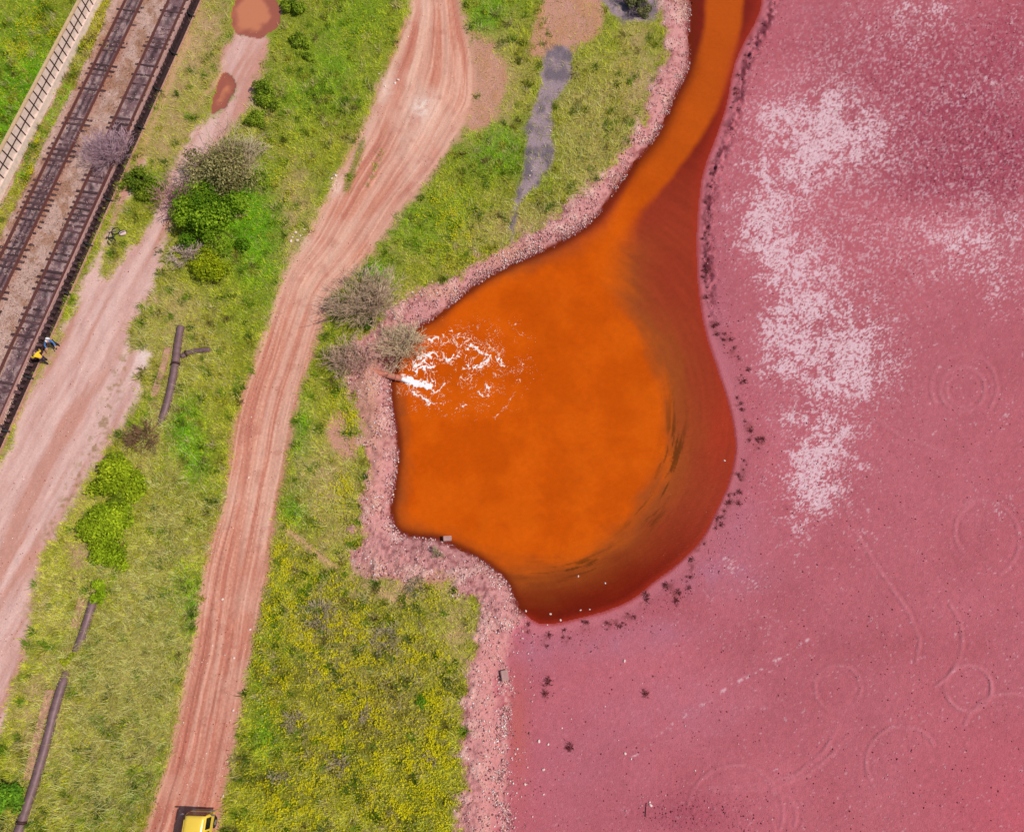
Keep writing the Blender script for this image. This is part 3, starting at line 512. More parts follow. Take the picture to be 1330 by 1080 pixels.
tag(link('foam', me, tinted('white foam', .7, .3)), 'white foam streaks swirling on the orange water below the outfall pipe', 'foam', kind='stuff')

# ------------------------------------------------------------------ shape helpers
def beam_mesh(bm, a, b, w, h, up=Vector((0, 0, 1)), z0=0.0):
    """box from a to b; w across, h upward from the line (offset z0)"""
    a = Vector(a); b = Vector(b); d = (b - a).normalized(); s = d.cross(up).normalized() * (w / 2); u = s.normalized().cross(d).normalized()
    vs = [bm.verts.new(p + sg * s + u * zz_) for p in (a, b) for sg in (-1, 1) for zz_ in (z0, z0 + h)]
    f = [(0,1,3,2),(4,6,7,5),(0,4,5,1),(2,3,7,6),(1,5,7,3),(0,2,6,4)]
    for q_ in f: bm.faces.new([vs[i] for i in q_])
def tube(bm, pts, r, n=10, cap=True):
    pts = [Vector(p) for p in pts]; rr = r if hasattr(r, '__len__') else [r] * len(pts); rings = []
    for i, p in enumerate(pts):
        d = (pts[min(i + 1, len(pts) - 1)] - pts[max(i - 1, 0)]).normalized(); s = d.cross(Vector((0, 0, 1)))
        if s.length < 1e-3: s = Vector((1, 0, 0))
        s.normalize(); u = s.cross(d)
        rings.append([bm.verts.new(p + (s * math.cos(2 * math.pi * j / n) + u * math.sin(2 * math.pi * j / n)) * rr[i]) for j in range(n)])
    for a, b in zip(rings, rings[1:]):
        for j in range(n):
            f = bm.faces.new((a[j], a[(j + 1) % n], b[(j + 1) % n], b[j])); f.smooth = True
    if cap: bm.faces.new(rings[0][::-1]); bm.faces.new(rings[-1])
def bobj(name, build, mat, parent=None, bev=0):
    bm = bmesh.new(); build(bm)
    if bev: bmesh.ops.bevel(bm, geom=list(bm.edges), offset=bev, segments=2, affect='EDGES')
    bmesh.ops.recalc_face_normals(bm, faces=bm.faces)
    me = bpy.data.meshes.new(name); bm.to_mesh(me); bm.free(); return link(name, me, mat, parent)
def segs_mesh(name, A, B, ra_, rb_, cols, mat, parent=None):
    """many thin tapered three-sided twigs"""
    A = np.asarray(A); B = np.asarray(B); n = len(A); d = B - A; d /= np.linalg.norm(d, axis=1)[:, None] + 1e-9
    ref = np.where(np.abs(d[:, 2:3]) > .8, np.array([[1., 0, 0]]), np.array([[0, 0, 1.]])); s = np.cross(d, ref); s /= np.linalg.norm(s, axis=1)[:, None] + 1e-9; u = np.cross(s, d)
    vs = []
    for (p, r) in ((A, ra_), (B, rb_)):
        for j in range(3):
            a = 2.094 * j; vs.append(p + (s * math.cos(a) + u * math.sin(a)) * np.asarray(r)[:, None])
    v_ = np.stack(vs, 1).reshape(-1, 3); f = np.array([(0,1,4,3),(1,2,5,4),(2,0,3,5)])
    F = (f[None] + (np.arange(n) * 6)[:, None, None]).reshape(-1, 4)
    return link(name, to_mesh(name, v_, F, np.repeat(cols, 6, 0)), mat, parent)

# ------------------------------------------------------------------ concrete wall at the left edge
base_px = [(129,7),(96,71),(50,160),(0,259)]
w0 = PV(129, 7, .55); w1_ = PV(0, 259, .55); wdir = (w1_ - w0).normalized(); wn_ = Vector((wdir.y, -wdir.x, 0));  wn_ = wn_ if wn_.x > 0 else -wn_
# height from the cap line (62,80)
best = min(np.arange(.6, 3.5, .02), key=lambda h: abs((PV(62, 80, .55 + h) - (w0 + Vector((0, 0, h)))).cross(wdir).z))
WH = float(best); print('wall height', WH)
s0, s1 = w0 - wdir * 8, w1_ + wdir * 6
wall = thing('concrete_wall', tuple((w0 + w1_) / 2), 'long pale concrete wall with a tan cap and dark posts beside the green field', 'wall')
inv_ = Vector(wall.location)
Lp = lambda p: Vector(p) - inv_
up = lambda h: Vector((0, 0, h))
bobj('panel', lambda bm: beam_mesh(bm, Lp(s0 - wn_ * .12), Lp(s1 - wn_ * .12), .14, WH - .06), M_con, wall)
bobj('plinth', lambda bm: beam_mesh(bm, Lp(s0 - wn_ * .05), Lp(s1 - wn_ * .05), .32, WH * .3), M_con, wall)
bobj('cap', lambda bm: beam_mesh(bm, Lp(s0 - wn_ * .12 + up(WH - .06)), Lp(s1 - wn_ * .12 + up(WH - .06)), .26, .1), M_cap, wall)
bobj('rail', lambda bm: beam_mesh(bm, Lp(s0 - wn_ * .0 + up(WH * .62)), Lp(s1 - wn_ * .0 + up(WH * .62)), .05, .05), M_post, wall)
tot = (s1 - s0).length; k = 0; d = .3
pm = None
while d < tot:
    c = s0 + wdir * d - wn_ * .01
    if pm is None:
        pm = bobj('post', lambda bm: beam_mesh(bm, Vector((0, 0, WH * .30)), Vector((0, 0, WH - .07)), .085, .06, up=wn_, z0=-.03), M_post, wall); pm.location = Lp(c)
    else:
        o = pm.copy(); COL.objects.link(o); o.parent = wall; o.location = Lp(c)
    d += .93

# ------------------------------------------------------------------ railway tracks
def track(centre, label, far, near, up_z=.55):
    a = PV(*centre[0], up_z); b_ = PV(*centre[1], up_z); d = (b_ - a).normalized(); n_ = Vector((d.y, -d.x, 0)); n_ = n_ if n_.x > 0 else -n_
    a2 = a - d * far; b2 = b_ + d * near
    root = thing('railway_track', tuple((a + b_) / 2), label, 'railway track', 'parallel railway tracks'); o0 = Vector(root.location); L_ = (b2 - a2).length
    ang = math.atan2(d.y, d.x)
    def sleeper(bm): beam_mesh(bm, n_ * -1.32, n_ * 1.32, .24, .16, z0=-.14)
    s_ = bobj('sleeper', sleeper, M_sleeper, root, .01); p = 0; first = True
    while p < L_:
        c = a2 + d * p - o0
        if first: o = s_; first = False
        else: o = s_.copy(); COL.objects.link(o); o.parent = root
        o.location = c + n_ * random.uniform(-.08, .08) + up(random.uniform(-.06, .035)); o.rotation_euler = (0, 0, random.uniform(-.035, .035)); p += random.choice((.55, .6, .58))
    for sg in (-1, 1):
        off = n_ * (sg * .795)
        def rail(bm):
            q0, q1 = a2 - o0 + off, b2 - o0 + off
            beam_mesh(bm, q0, q1, .15, .025, z0=.07); beam_mesh(bm, q0, q1, .025, .12, z0=.095); beam_mesh(bm, q0, q1, .085, .045, z0=.215)
        bobj('rail', rail, M_rail, root)
    return a, d, n_
track([(175.5,0),(31,300)], 'left railway track with dark oil streaks, next to the concrete wall', 3, 12)
ta, tdir, tn = track([(231.5,0),(38.8,429)], 'right railway track running along the top of the dark timber retaining edge', 3, 11)

# timber-faced retaining edge right of the second track
ew = PV(248, 0, .55); ew2 = PV(53, 431, .55); ed_ = (ew2 - ew).normalized(); en = Vector((ed_.y, -ed_.x, 0)); en = en if en.x > 0 else -en
e0, e1 = ew - ed_ * 5, ew2 + ed_ * 14
rw = thing('retaining_wall', tuple((ew + ew2) / 2), 'low dark timber retaining wall with a pink edge beam beside the right railway track', 'retaining wall'); o0 = Vector(rw.location)
bobj('edge_beam', lambda bm: beam_mesh(bm, e0 - o0 - en * .02, e1 - o0 - en * .02,   .11, .22, z0=-.08), M_beam, rw)
def planks(bm):
    Lw = (e1 - e0).length; q = 0
    while q < Lw:
        l = random.uniform(.14, .2); c = e0 + ed_ * q + en * random.uniform(.1, .125) - o0
        beam_mesh(bm, c, c + ed_ * (l - .03), .1, .52, z0=-.6); q += l
bobj('plank_face', planks, M_plank, rw)
bobj('base_kerb', lambda bm: beam_mesh(bm, e0 - o0 + en * .62 + up(-.55), e1 - o0 + en * .62 + up(-.55), .1, .16), M_ledge, rw)
bobj('gutter', lambda bm: beam_mesh(bm, e0 - o0 + en * .36 + up(-.55), e1 - o0 + en * .36 + up(-.55), .42, .06), M_plank, rw)
for (bx_, by_) in ((243,20),(223,70),(201,117),(178,166),(134,259),(107,317),(83,381),(35,490),(10,560)):
    c = PV(bx_, by_, .2); k_ = (c - e0).dot(ed_); c = e0 + ed_ * k_
    def br(bm):
        beam_mesh(bm, c - o0 + en * .1 + up(-.1), c - o0 + en * .72 + up(-.44), .12, .1); beam_mesh(bm, c - o0 + en * .18 + up(-.6), c - o0 + en * .18 + up(.1), .12, .1, up=en)
    bobj('bracket', br, M_black, rw)

# ------------------------------------------------------------------ pipeline through the grass
def pipe_thing(pts, r, z, label, bands=(), bury=()):
    w = [PV(x_, y_, z - sum(.75 * float(sst(a - 14, a + 6, y_) * sst(b_ + 14, b_ - 6, y_)) for a, b_ in bury)) for x_, y_ in chaikin(pts, 2)]; root = thing('pipeline', tuple(w[len(w) // 2] - up(z)), label, 'pipeline'); o0 = Vector(root.location)
    bobj('pipe', lambda bm: tube(bm, [p - o0 for p in w], r, 14), M_pipe, root)
    for i in bands:
        p = w[i]; d = (w[min(i + 1, len(w) - 1)] - w[i - 1]).normalized()
        bobj('coupling', lambda bm: tube(bm, [p - o0 - d * .09, p - o0 + d * .09], r * 1.2, 14), M_post, root)
    return root
pipe_thing([(235,424),(231,445),(228,475),(217,529),(196,583),(165,655),(140,720),(119,788),(105,833),(78,892),(54,990),(24,1080),(4,1140)], .29, .16, 'long mauve steel pipeline lying in the grass left of the dirt road', (9, 45), ((556, 766), (850, 866)))
pipe_thing([(236,463),(246,457),(258,455),(273,454)], .2, .08, 'short branch pipe curving right from the top end of the pipeline', (4,))
for pts, lab in (([(219,452),(210,486),(200,515)], 'tan concrete ledge beside the upper end of the pipeline'), ([(108,776),(97,815)], 'short stained concrete ledge beside the pipeline just below the lime bushes'), ([(66,895),(50,955),(36,1012)], 'long stained concrete ledge beside the lower end of the pipeline')):
    w = [PV(x_, y_, 0) for x_, y_ in pts]
    o = bobj('concrete_ledge', lambda bm: [beam_mesh(bm, p, q, .5, .16, z0=-.02) for p, q in zip(w, w[1:])][0] if len(w) == 2 else [beam_mesh(bm, w[0], w[1], .5, .16, z0=-.02), beam_mesh(bm, w[1] + (w[2] - w[1]) * .01, w[2], .5, .15, z0=-.02)][0], M_ledge)
    tag(o, lab, 'concrete ledge')

# outfall pipe
op = thing('outfall_pipe', tuple(PV(500, 486, -.7)), 'pink rusty outfall pipe pouring white foaming water into the orange pond', 'pipe'); o0 = Vector(op.location)
pA, pB = PV(484, 482, -.35), PV(522, 492, -.72); dd = (pB - pA).normalized()
bobj('pipe', lambda bm: [tube(bm, [pA - o0, pB - o0], .24, 16, False), tube(bm, [pA - o0, pB - o0 - dd * .02], .20, 16, False)], M_rustpipe, op)
bobj('flange', lambda bm: tube(bm, [pB - o0 - dd * .5, pB - o0 - dd * .42], .285, 16), M_rustpipe, op)
pC = pB + dd * .55 - up(.26)
tag(bobj('water_jet', lambda bm: tube(bm, [pB - dd * .3, pB + dd * .1, pB + dd * .35 - up(.1), pC], [.17, .19, .2, .26], 12), plain('white rushing water', (.85, .84, .84), .08, 12, .5, bd_=.05)), 'short white jet of water leaving the outfall pipe', 'water jet')

# ------------------------------------------------------------------ shrubs
def mpp(py): return CAM_H / (CT - (540 - py) / FOC * ST) / FOC
def leaf_bush(px, py, r, h, c1, c2, n, label, name='bush', group=None, leaf=.08, clumps=14, flat=.9, twig=None, twigcol=S(120,90,80)):
    p = at(px, py); root = thing(name, tuple(p), label, 'bush', group); kk = 1.08 * mpp(py) / .05; r *= kk; h *= kk; n = int(n * kk ** 1.6); leaf *= 1.25 * kk ** .5; clumps = int(clumps * 1.5)
    # clumps spread through the crown volume
    k = clumps; nl = max(2, k // 7); lo_ = rng.uniform(0, 6.28, nl); lr = r * .62 * np.sqrt(rng.random(nl)); li = rng.integers(0, nl, k)
    lx = lr[li] * np.cos(lo_[li]) + rng.normal(0, .27 * r, k); ly = lr[li] * np.sin(lo_[li]) + rng.normal(0, .27 * r, k); th = np.arctan2(ly, lx); rr = np.minimum(np.hypot(lx, ly), r * 1.05); zc = h * (.35 + .55 * rng.random(k)) * np.sqrt(np.clip(1 - (rr / (r * 1.05)) ** 2, .08, 1))
    cen = np.stack([rr * np.cos(th), rr * np.sin(th) * flat, zc], 1); cr_ = r * (.15 + .2 * rng.random(k)); ct = rng.random(k)
    ci = rng.integers(0, k, n); v_ = rng.normal(0, 1, (n, 3)); v_ /= np.linalg.norm(v_, axis=1)[:, None]
    pos = cen[ci] + v_ * (cr_[ci] * (.35 + .85 * rng.random(n) ** .7))[:, None] * np.array([1, 1, .8]); pos[:, 2] = np.maximum(pos[:, 2], .03)
    nrm = v_ * .8 + rng.normal(0, .6, (n, 3)) + np.array([0, 0, .5]); nrm /= np.linalg.norm(nrm, axis=1)[:, None]
    a = np.cross(nrm, rng.normal(0, 1, (n, 3))); a /= np.linalg.norm(a, axis=1)[:, None]; b_ = np.cross(nrm, a)
    s = leaf * (.6 + .8 * rng.random(n)); L1 = a * s[:, None]; L2 = b_ * (s * .5)[:, None]
    vs = np.stack([pos - L1, pos + L2, pos + L1, pos - L2], 1).reshape(-1, 3)
    t_ = np.clip(ct[ci] * .7 + rng.random(n) * .5 - .1, 0, 1); col = (np.array(c1) * (1 - t_[:, None]) + np.array(c2) * t_[:, None]) * (.6 + .8 * rng.random(n))[:, None] * 1.45
    link('foliage', to_mesh('foliage', vs, np.arange(4 * n).reshape(-1, 4), np.repeat(np.clip(col, 0, .8), 4, 0)), M_leaf, root)
    A = np.tile(np.array([[0, 0, -.1]]), (k, 1)) + rng.normal(0, .06, (k, 3)) * np.array([1, 1, 0]); segs_mesh('branch', A, cen, np.full(k, .03), np.full(k, .012), np.tile(twigcol * .6, (k, 1)), M_twig, root)
    if twig: add_twigs(root, r * 1.12, h * 1.05, twig, twigcol)
    return root
def add_twigs(root, r, h, stems, col, spread=1.0, thick=.016, bias=(0, 0)):
    A, B, ra_, rb_, cc, lvl = [], [], [], [], [], []
    def grow(a, d, l, rad, lev):
        b_ = a + d * l; A.append(a); B.append(b_); ra_.append(rad); rb_.append(rad * .55); cc.append(col * random.uniform(.7, 1.5) * (.75 + .17 * lev)); lvl.append(lev)
        if lev < 3:
            for _ in range(random.choice((2, 3, 3)) if lev else 4):
                d2 = d + np.array([random.gauss(0, .5), random.gauss(0, .5), random.gauss(.05, .3)]); d2 /= np.linalg.norm(d2)
                grow(a + (b_ - a) * random.uniform(.55, 1), d2, l * random.uniform(.5, .85), rad * .62, lev + 1)
    for i in range(stems):
        t_ = random.uniform(0, 6.28); e = math.sqrt(random.random()) * spread
        d = np.array([math.cos(t_) * e * r + bias[0], math.sin(t_) * e * r + bias[1], h * random.uniform(.5, 1.0)]); l = np.linalg.norm(d) * .5
        grow(np.array([random.gauss(0, .1 * r), random.gauss(0, .1 * r), -.05]), d / np.linalg.norm(d), l, thick, 0)
    lvl = np.array(lvl); A, B, ra_, rb_, cc = map(np.array, (A, B, ra_, rb_, cc))
    for nme, s in (('branch', lvl < 2), ('twigs', lvl >= 2)):
        segs_mesh(nme, A[s], B[s], np.maximum(ra_[s] * 1.3, .014), np.maximum(rb_[s] * 1.3, .010), np.clip(cc[s], 0, .85), M_twig, root)
def dead_bush(px, py, r, h, stems, col, label, name='dead_bush', group=None, thick=.016, bias=(0, 0)):
    kk = 1.12 * mpp(py) / .05; r *= kk; h *= kk; stems = int(stems * kk); thick *= kk ** .5
    root = thing(name, tuple(at(px, py)), label, 'dead bush', group); add_twigs(root, r, h, stems, np.array(col), 1.0, thick, bias); return root
leaf_bush(300,232,2.6,2.2,S(96,92,44),S(176,164,112),5200,'large olive-grey bush at the right side of the pale path', 'bush', leaf=.075, clumps=26, twig=22, twigcol=S(176,150,128))
leaf_bush(281,294,2.55,2.0,S(66,104,12),S(138,162,34),7600,'vivid green bush directly below the olive-grey bush', leaf=.08, clumps=24)
leaf_bush(268,350,1.5,.9,S(110,126,14),S(168,172,26),2600,'low yellow-green bush at the foot of the vivid green bush', leaf=.065, clumps=14)
dead_bush(240,262,1.5,1.3,30,S(176,128,128),'bare pinkish-mauve bush on the left flank of the olive-grey bush')
dead_bush(244,333,1.2,.7,20,S(196,168,156),'flattened pale grey dry bush left of the low yellow-green bush')
dead_bush(325,195,1.3,.8,18,S(190,180,136),'pale dry bush above the right shoulder of the olive-grey bush')
leaf_bush(189,240,1.25,.9,S(66,96,20),S(130,140,36),2600,'dark green bush between the right railway track and the pale path', leaf=.07, clumps=14)
dead_bush(160,205,1.7,1.5,30,S(170,138,146),'bare mauve bush leaning over the right railway track', thick=.014, bias=(-.6, 0))
leaf_bush(163,618,1.75,1.5,S(112,130,16),S(170,182,36),5200,'uppermost lime-green bush of the row covering the pipeline', 'bush', 'lime-green bushes along the pipeline', .075, 22)
leaf_bush(154,690,2.0,1.7,S(108,130,16),S(166,180,36),6000,'largest lime-green bush, in the middle of the row covering the pipeline', 'bush', 'lime-green bushes along the pipeline', .075, 26)
leaf_bush(145,732,1.3,1.1,S(104,128,14),S(162,178,34),2400,'small lime-green bush touching the lower side of the largest lime bush', 'bush', 'lime-green bushes along the pipeline', .07, 12)
leaf_bush(128,768,.85,.7,S(110,136,14),S(160,176,36),1300,'smallest lime-green bush, at the lower end of the row on the pipeline', 'bush', 'lime-green bushes along the pipeline', .065, 8)
leaf_bush(156,654,1.1,1.0,S(72,92,20),S(130,140,30),1500,'dark green bush squeezed between the two biggest lime-green bushes', leaf=.07, clumps=8)
dead_bush(188,570,1.1,.6,24,S(128,96,72),'brown twiggy bush at the pipeline just above the lime-green bushes')
leaf_bush(5,1040,1.3,1.2,S(52,98,22),S(130,166,40),3600,'bright green bush cut off by the bottom-left corner beside the pipeline', leaf=.08, clumps=16)
leaf_bush(88,858,.55,.4,S(120,130,20),S(176,176,30),800,'tiny yellow-green bush left of the pipeline gap', leaf=.06, clumps=6)
for (x_, y_, r_, lab) in ((384,14,.75,'dark green bush right of the upper orange puddle at the top edge'), (397,55,.7,'green bush a little below the top-edge bush, beside the upper puddle'), (402,78,.45,'tiny round green bush under the two bushes beside the upper puddle'), (347,122,1.0,'wide green bush on the right bank of the path opposite the small red puddle'), (340,160,.8,'dark green bush between the olive-grey bush and the wide green bush'), (335,240,.7,'dark green bush against the right side of the olive-grey bush')):
    leaf_bush(x_, y_, r_ * 1.15, r_ * .6, S(74,96,18), S(150,166,44), int(2200 * r_), lab, leaf=.065, clumps=max(6, int(13 * r_)))
dead_bush(482,398,2.25,1.7,52,S(186,160,134),'largest bare grey bush, between the dirt road and the upper pond bank')
dead_bush(519,452,1.65,1.3,40,S(200,176,144),'bare straw-grey bush overhanging the orange water above the outfall pipe', bias=(.3, -.1))
dead_bush(448,470,1.35,.9,26,S(186,156,134),'low bare grey bush on the grass left of the outfall pipe')
dead_bush(472,470,1.2,.8,24,S(196,150,136),'small pinkish bare bush behind the outfall pipe')
dead_bush(436,400,.7,.7,14,S(206,170,150),'small bare bush at the edge of the dirt road beside the largest grey bush')
leaf_bush(478,420,.6,.5,S(52,84,14),S(110,140,30),900,'small dark green bush under the lower edge of the largest grey bush', leaf=.05, clumps=6)
leaf_bush(474,352,.4,.35,S(52,104,8),S(96,150,14),500,'small vivid green tuft bush at the right edge of the dirt road bend', leaf=.05, clumps=5)
for (x_, y_, r_, lab) in ((500,835,1.1,'wide grey dead bush near the top of the yellow flower meadow'), (415,800,1.2,'grey-brown dead bush in the upper left of the yellow flower meadow'), (478,928,.55,'pale grey dead bush in the middle of the yellow flower meadow'), (385,935,.8,'brown dead bush by the left side of the yellow flower meadow'), (442,990,.8,'sage-grey dead bush low in the yellow flower meadow'), (560,985,.5,'small dead bush near the right side of the yellow flower meadow'), (365,1010,.7,'dead bush in the bottom left of the yellow flower meadow'), (540,760,.6,'low dead bush on the bank below the pond corner'), (570,718,.5,'dark dry bush on the pond bank next to the concrete block')):
    dead_bush(x_, y_, r_, .4, int(16 * r_) + 4, S(164,148,116), lab)
leaf_bush(545,910,.5,.4,S(70,110,14),S(120,150,30),700,'round bright green bush in the right half of the yellow flower meadow', leaf=.055, clumps=6)
leaf_bush(822,12,.9,.6,S(70,78,36),S(140,132,90),1500,'sage-green bush on the dark ash patch at the top edge', leaf=.06, clumps=10, twig=10, twigcol=S(120,104,112))

# ------------------------------------------------------------------ small dark tufts on the right shore (individuals)
def tuft_mesh(seed, n=60, r=.27):
    g_ = np.random.default_rng(seed); th = g_.uniform(0, 6.28, n); l = r * (.5 + .7 * g_.random(n)); b0 = np.stack([g_.normal(0, r * .35, n), g_.normal(0, r * .35, n), np.zeros(n)], 1)
    tip = b0 + np.stack([np.cos(th) * l * .75, np.sin(th) * l * .75, l * (.3 + .7 * g_.random(n))], 1); w = np.stack([-np.sin(th), np.cos(th), np.zeros(n)], 1) * .013
    v_ = np.stack([b0 - w, b0 + w, tip], 1).reshape(-1, 3); c = np.array([S(116,42,46), S(88,30,38), S(176,112,112)])[g_.choice(3, n, p=[.45, .4, .15])]
    me = to_mesh('dry_tuft', v_, np.arange(3 * n).reshape(-1, 3), np.repeat(c, 3, 0)); me.materials.append(M_twig); return me
TM = [tuft_mesh(i) for i in range(5)]
for i, (x_, y_) in enumerate(SHORE):
    for j in range(3):
        qx, qy = x_ + random.gauss(0, 3), y_ + random.gauss(0, 7)
        if dW(qx, qy) > -5: continue
        o = bpy.data.objects.new('dry_tuft', TM[(i + j) % 5]); COL.objects.link(o); o.location = at(qx, qy); s = random.uniform(.3, 1.0) ** 1.2 * 1.1; o.scale = (s * random.uniform(.7, 1.4), s, s * .7); o.rotation_euler = (0, 0, random.uniform(0, 6.28))
        tag(o, 'small dark red-brown dry tuft on the pink mud along the right shore', 'dry tuft', 'dry tufts along the right shore')
for (x_, y_, s, lab) in ((740,969,1.3,'dark maroon dry tuft standing alone on the mud flats at the bottom'), (838,900,1.2,'round brown dry tuft on the mud below the pond'), (712,885,1.4,'tall brownish dry tuft on the mud right of the pink berm'), (708,900,1.2,'brownish dry tuft just below the tall one right of the pink berm'), (848,878,.35,'tiny dark dry tuft above the round brown tuft on the mud')):
    o = bpy.data.objects.new('dry_tuft', TM[int(x_) % 5]); COL.objects.link(o); o.location = at(x_, y_); o.scale = (s, s, s); tag(o, lab, 'dry tuft')

# ------------------------------------------------------------------ single stones and concrete blocks
def rock_mesh(seed, col):
    bm = bmesh.new(); bmesh.ops.create_icosphere(bm, subdivisions=2, radius=1); g_ = random.Random(seed); k_ = [Vector((g_.gauss(0, 1), g_.gauss(0, 1), g_.gauss(0, 1))).normalized() for _ in range(9)]
    for v_ in bm.verts:
        for q_ in k_:
            d_ = v_.co.dot(q_) - .72
            if d_ > 0: v_.co -= q_ * d_
        v_.co.z *= .7
    me = bpy.data.meshes.new('stone'); bm.to_mesh(me); bm.free(); me.materials.append(plain('stone', col, .15, 4, .9)); return me
RM = [rock_mesh(i, c) for i, c in enumerate((S(236,208,196), S(226,196,186), S(240,220,212)))]
RKM = rock_mesh(9, S(196,140,136))
def stones(spots, label, group, sz=(.07, .16), meshes=RM):
    for i, (x_, y_) in enumerate(spots):
        o = bpy.data.objects.new('stone', meshes[i % len(meshes)]); COL.objects.link(o); s = random.uniform(*sz); o.scale = (s, s * random.uniform(.7, 1), s); o.location = at(x_, y_, s * .25); o.rotation_euler = (0, 0, random.uniform(0, 6.28)); tag(o, label, 'stone', group)
stones([(380,308),(386,312),(390,306),(384,302),(395,298),(399,292),(378,313),(431,232),(436,228),(434,240)], 'white rubble stone on the left verge of the dirt road', 'rubble on the left verge')
stones([(500,112),(497,104),(513,108),(517,104),(492,96),(530,48)], 'pale stone in the worn patch at the upper left of the dirt road', 'stones on the upper dirt road')
stones([(289,778),(276,838),(304,854),(303,922),(290,1033),(325,817),(323,620),(340,700)], 'small pale stone lying on the lower stretch of the dirt road', 'stones on the lower dirt road', (.05, .11))
stones([(683,793),(754,792),(766,791),(728,805),(715,797),(711,811),(941,598),(751,748),(786,757)], 'small pale stone at the lower shore of the orange water', 'stones at the lower shore', (.05, .10))
stones([(730,945),(742,933),(712,966),(700,962),(706,999),(671,1029),(682,1018),(706,1031),(820,985),(812,978),(903,1000),(844,1041),(845,1045),(811,858)], 'pale stone on the pink mud flats below the pond', 'stones on the mud flats', (.05, .13))
stones([(735,122),(700,140),(690,222),(715,170),(688,228)], 'pale stone on the grey ash patch above the bank', 'stones on the ash patch', (.05, .1))
stones([(78,427),(117,331),(97,370),(104,325)], 'small pale stone beside the right railway track', 'stones beside the track', (.05, .1))
o = bpy.data.objects.new('boulder', RKM); COL.objects.link(o); o.location = at(457, 687, .05); o.scale = (.42, .4, .25); tag(o, 'rounded grey-pink boulder in the grass left of the pond corner', 'boulder')
def block(px, py, dims, rz, label):
    o = bobj('concrete_block', lambda bm: beam_mesh(bm, (-dims[0] / 2, 0, 0), (dims[0] / 2, 0, 0), dims[1], dims[2]), M_beam, None, .03); o.location = at(px, py, -.05); o.rotation_euler = (0, R(6), R(rz)); tag(o, label, 'concrete block')
block(581, 700, (.62, .36, .45), 5, 'small square concrete block at the lower left shore of the pond')
block(655, 877, (.5, .7, .42), 10, 'broken concrete block on the edge of the pink berm')
stk = bobj('stick', lambda bm: tube(bm, [(0, 0, .03), (.05, .35, .05), (.12, .75, .06)], [.03, .025, .015], 6), plain('dark wood', S(90,50,50))); stk.location = at(838, 1060); tag(stk, 'short dark stick on the mud flats at the bottom edge', 'stick')
bag = bpy.data.objects.new('litter', RM[2]); COL.objects.link(bag); bag.location = at(40, 1068, .05); bag.scale = (.17, .13, .12); tag(bag, 'white scrap of litter right of the pipeline at the bottom left', 'litter')

# ------------------------------------------------------------------ yellow van
vf, vb = PV(253, 1059, 1.75), PV(248.5, 1086, 1.75); vdir = (vf - vb).normalized(); rz = math.atan2(vdir.y, vdir.x) - math.pi / 2
van = thing('van', (vf.x, vf.y, float(zat(257, 1053)) - .02), 'yellow van driving up the dirt road at the bottom edge', 'van', rz=rz); van.scale = (.86, .9, .86)
ST_ = [(.08,.5,1.1,.78,.5),(.065,.38,1.3,.86,.6),(.03,.36,1.7,.90,.6),(-.01,.34,1.95,.90,.62),(-.06,.34,2.05,.90,.66),(-.22,.34,2.09,.90,.66),(-1.2,.34,2.12,.91,.66),(-2.6,.34,2.12,.91,.66),(-3.6,.34,2.08,.9,.66),(-3.85,.36,1.98,.86,.66),(-3.95,.5,1.8,.78,.6)]
def vsec(y_, z0, z1, hw, tw, n=32):
    out = []
    for j in range(n):
        t_ = 2 * math.pi * j / n; c_, s_ = math.cos(t_), math.sin(t_); e = .38
        x_ = math.copysign(abs(c_) ** e, c_); q = math.copysign(abs(s_) ** e, s_); z_ = (z0 + z1) / 2 + q * (z1 - z0) / 2
        f = 1.0 if z_ < 1.15 else 1 - .16 * ((z_ - 1.15) / .95) ** 1.3
        out.append(Vector((x_ * hw * f, y_, z_)))
    return out
def vbody(bm):
    rs = [[bm.verts.new(p) for p in vsec(*s)] for s in ST_]
    for a, b_ in zip(rs, rs[1:]):
        for j in range(32):
            f = bm.faces.new((a[j], a[(j + 1) % 32], b_[(j + 1) % 32], b_[j])); f.smooth = True
    bm.faces.new(rs[0]); bm.faces.new(rs[-1][::-1])
bobj('body', vbody, M_yellow, van)
def quadp(pts, th=.012):
    def f(bm):
        P_s = [Vector(p) for p in pts]; n_ = (P_s[1] - P_s[0]).cross(P_s[2] - P_s[0]).normalized() * th
        a = [bm.verts.new(p + n_) for p in P_s]; b_ = [bm.verts.new(p - n_) for p in P_s]; bm.faces.new(a); bm.faces.new(b_[::-1])
        for i in range(len(a)): bm.faces.new((a[i], b_[i], b_[(i + 1) % len(a)], a[(i + 1) % len(a)]))
    return f
bobj('windscreen', quadp([(-.76, .085, 1.2), (.76, .085, 1.2), (.70, .0, 1.92), (-.70, .0, 1.92)], .02), M_glass, van)
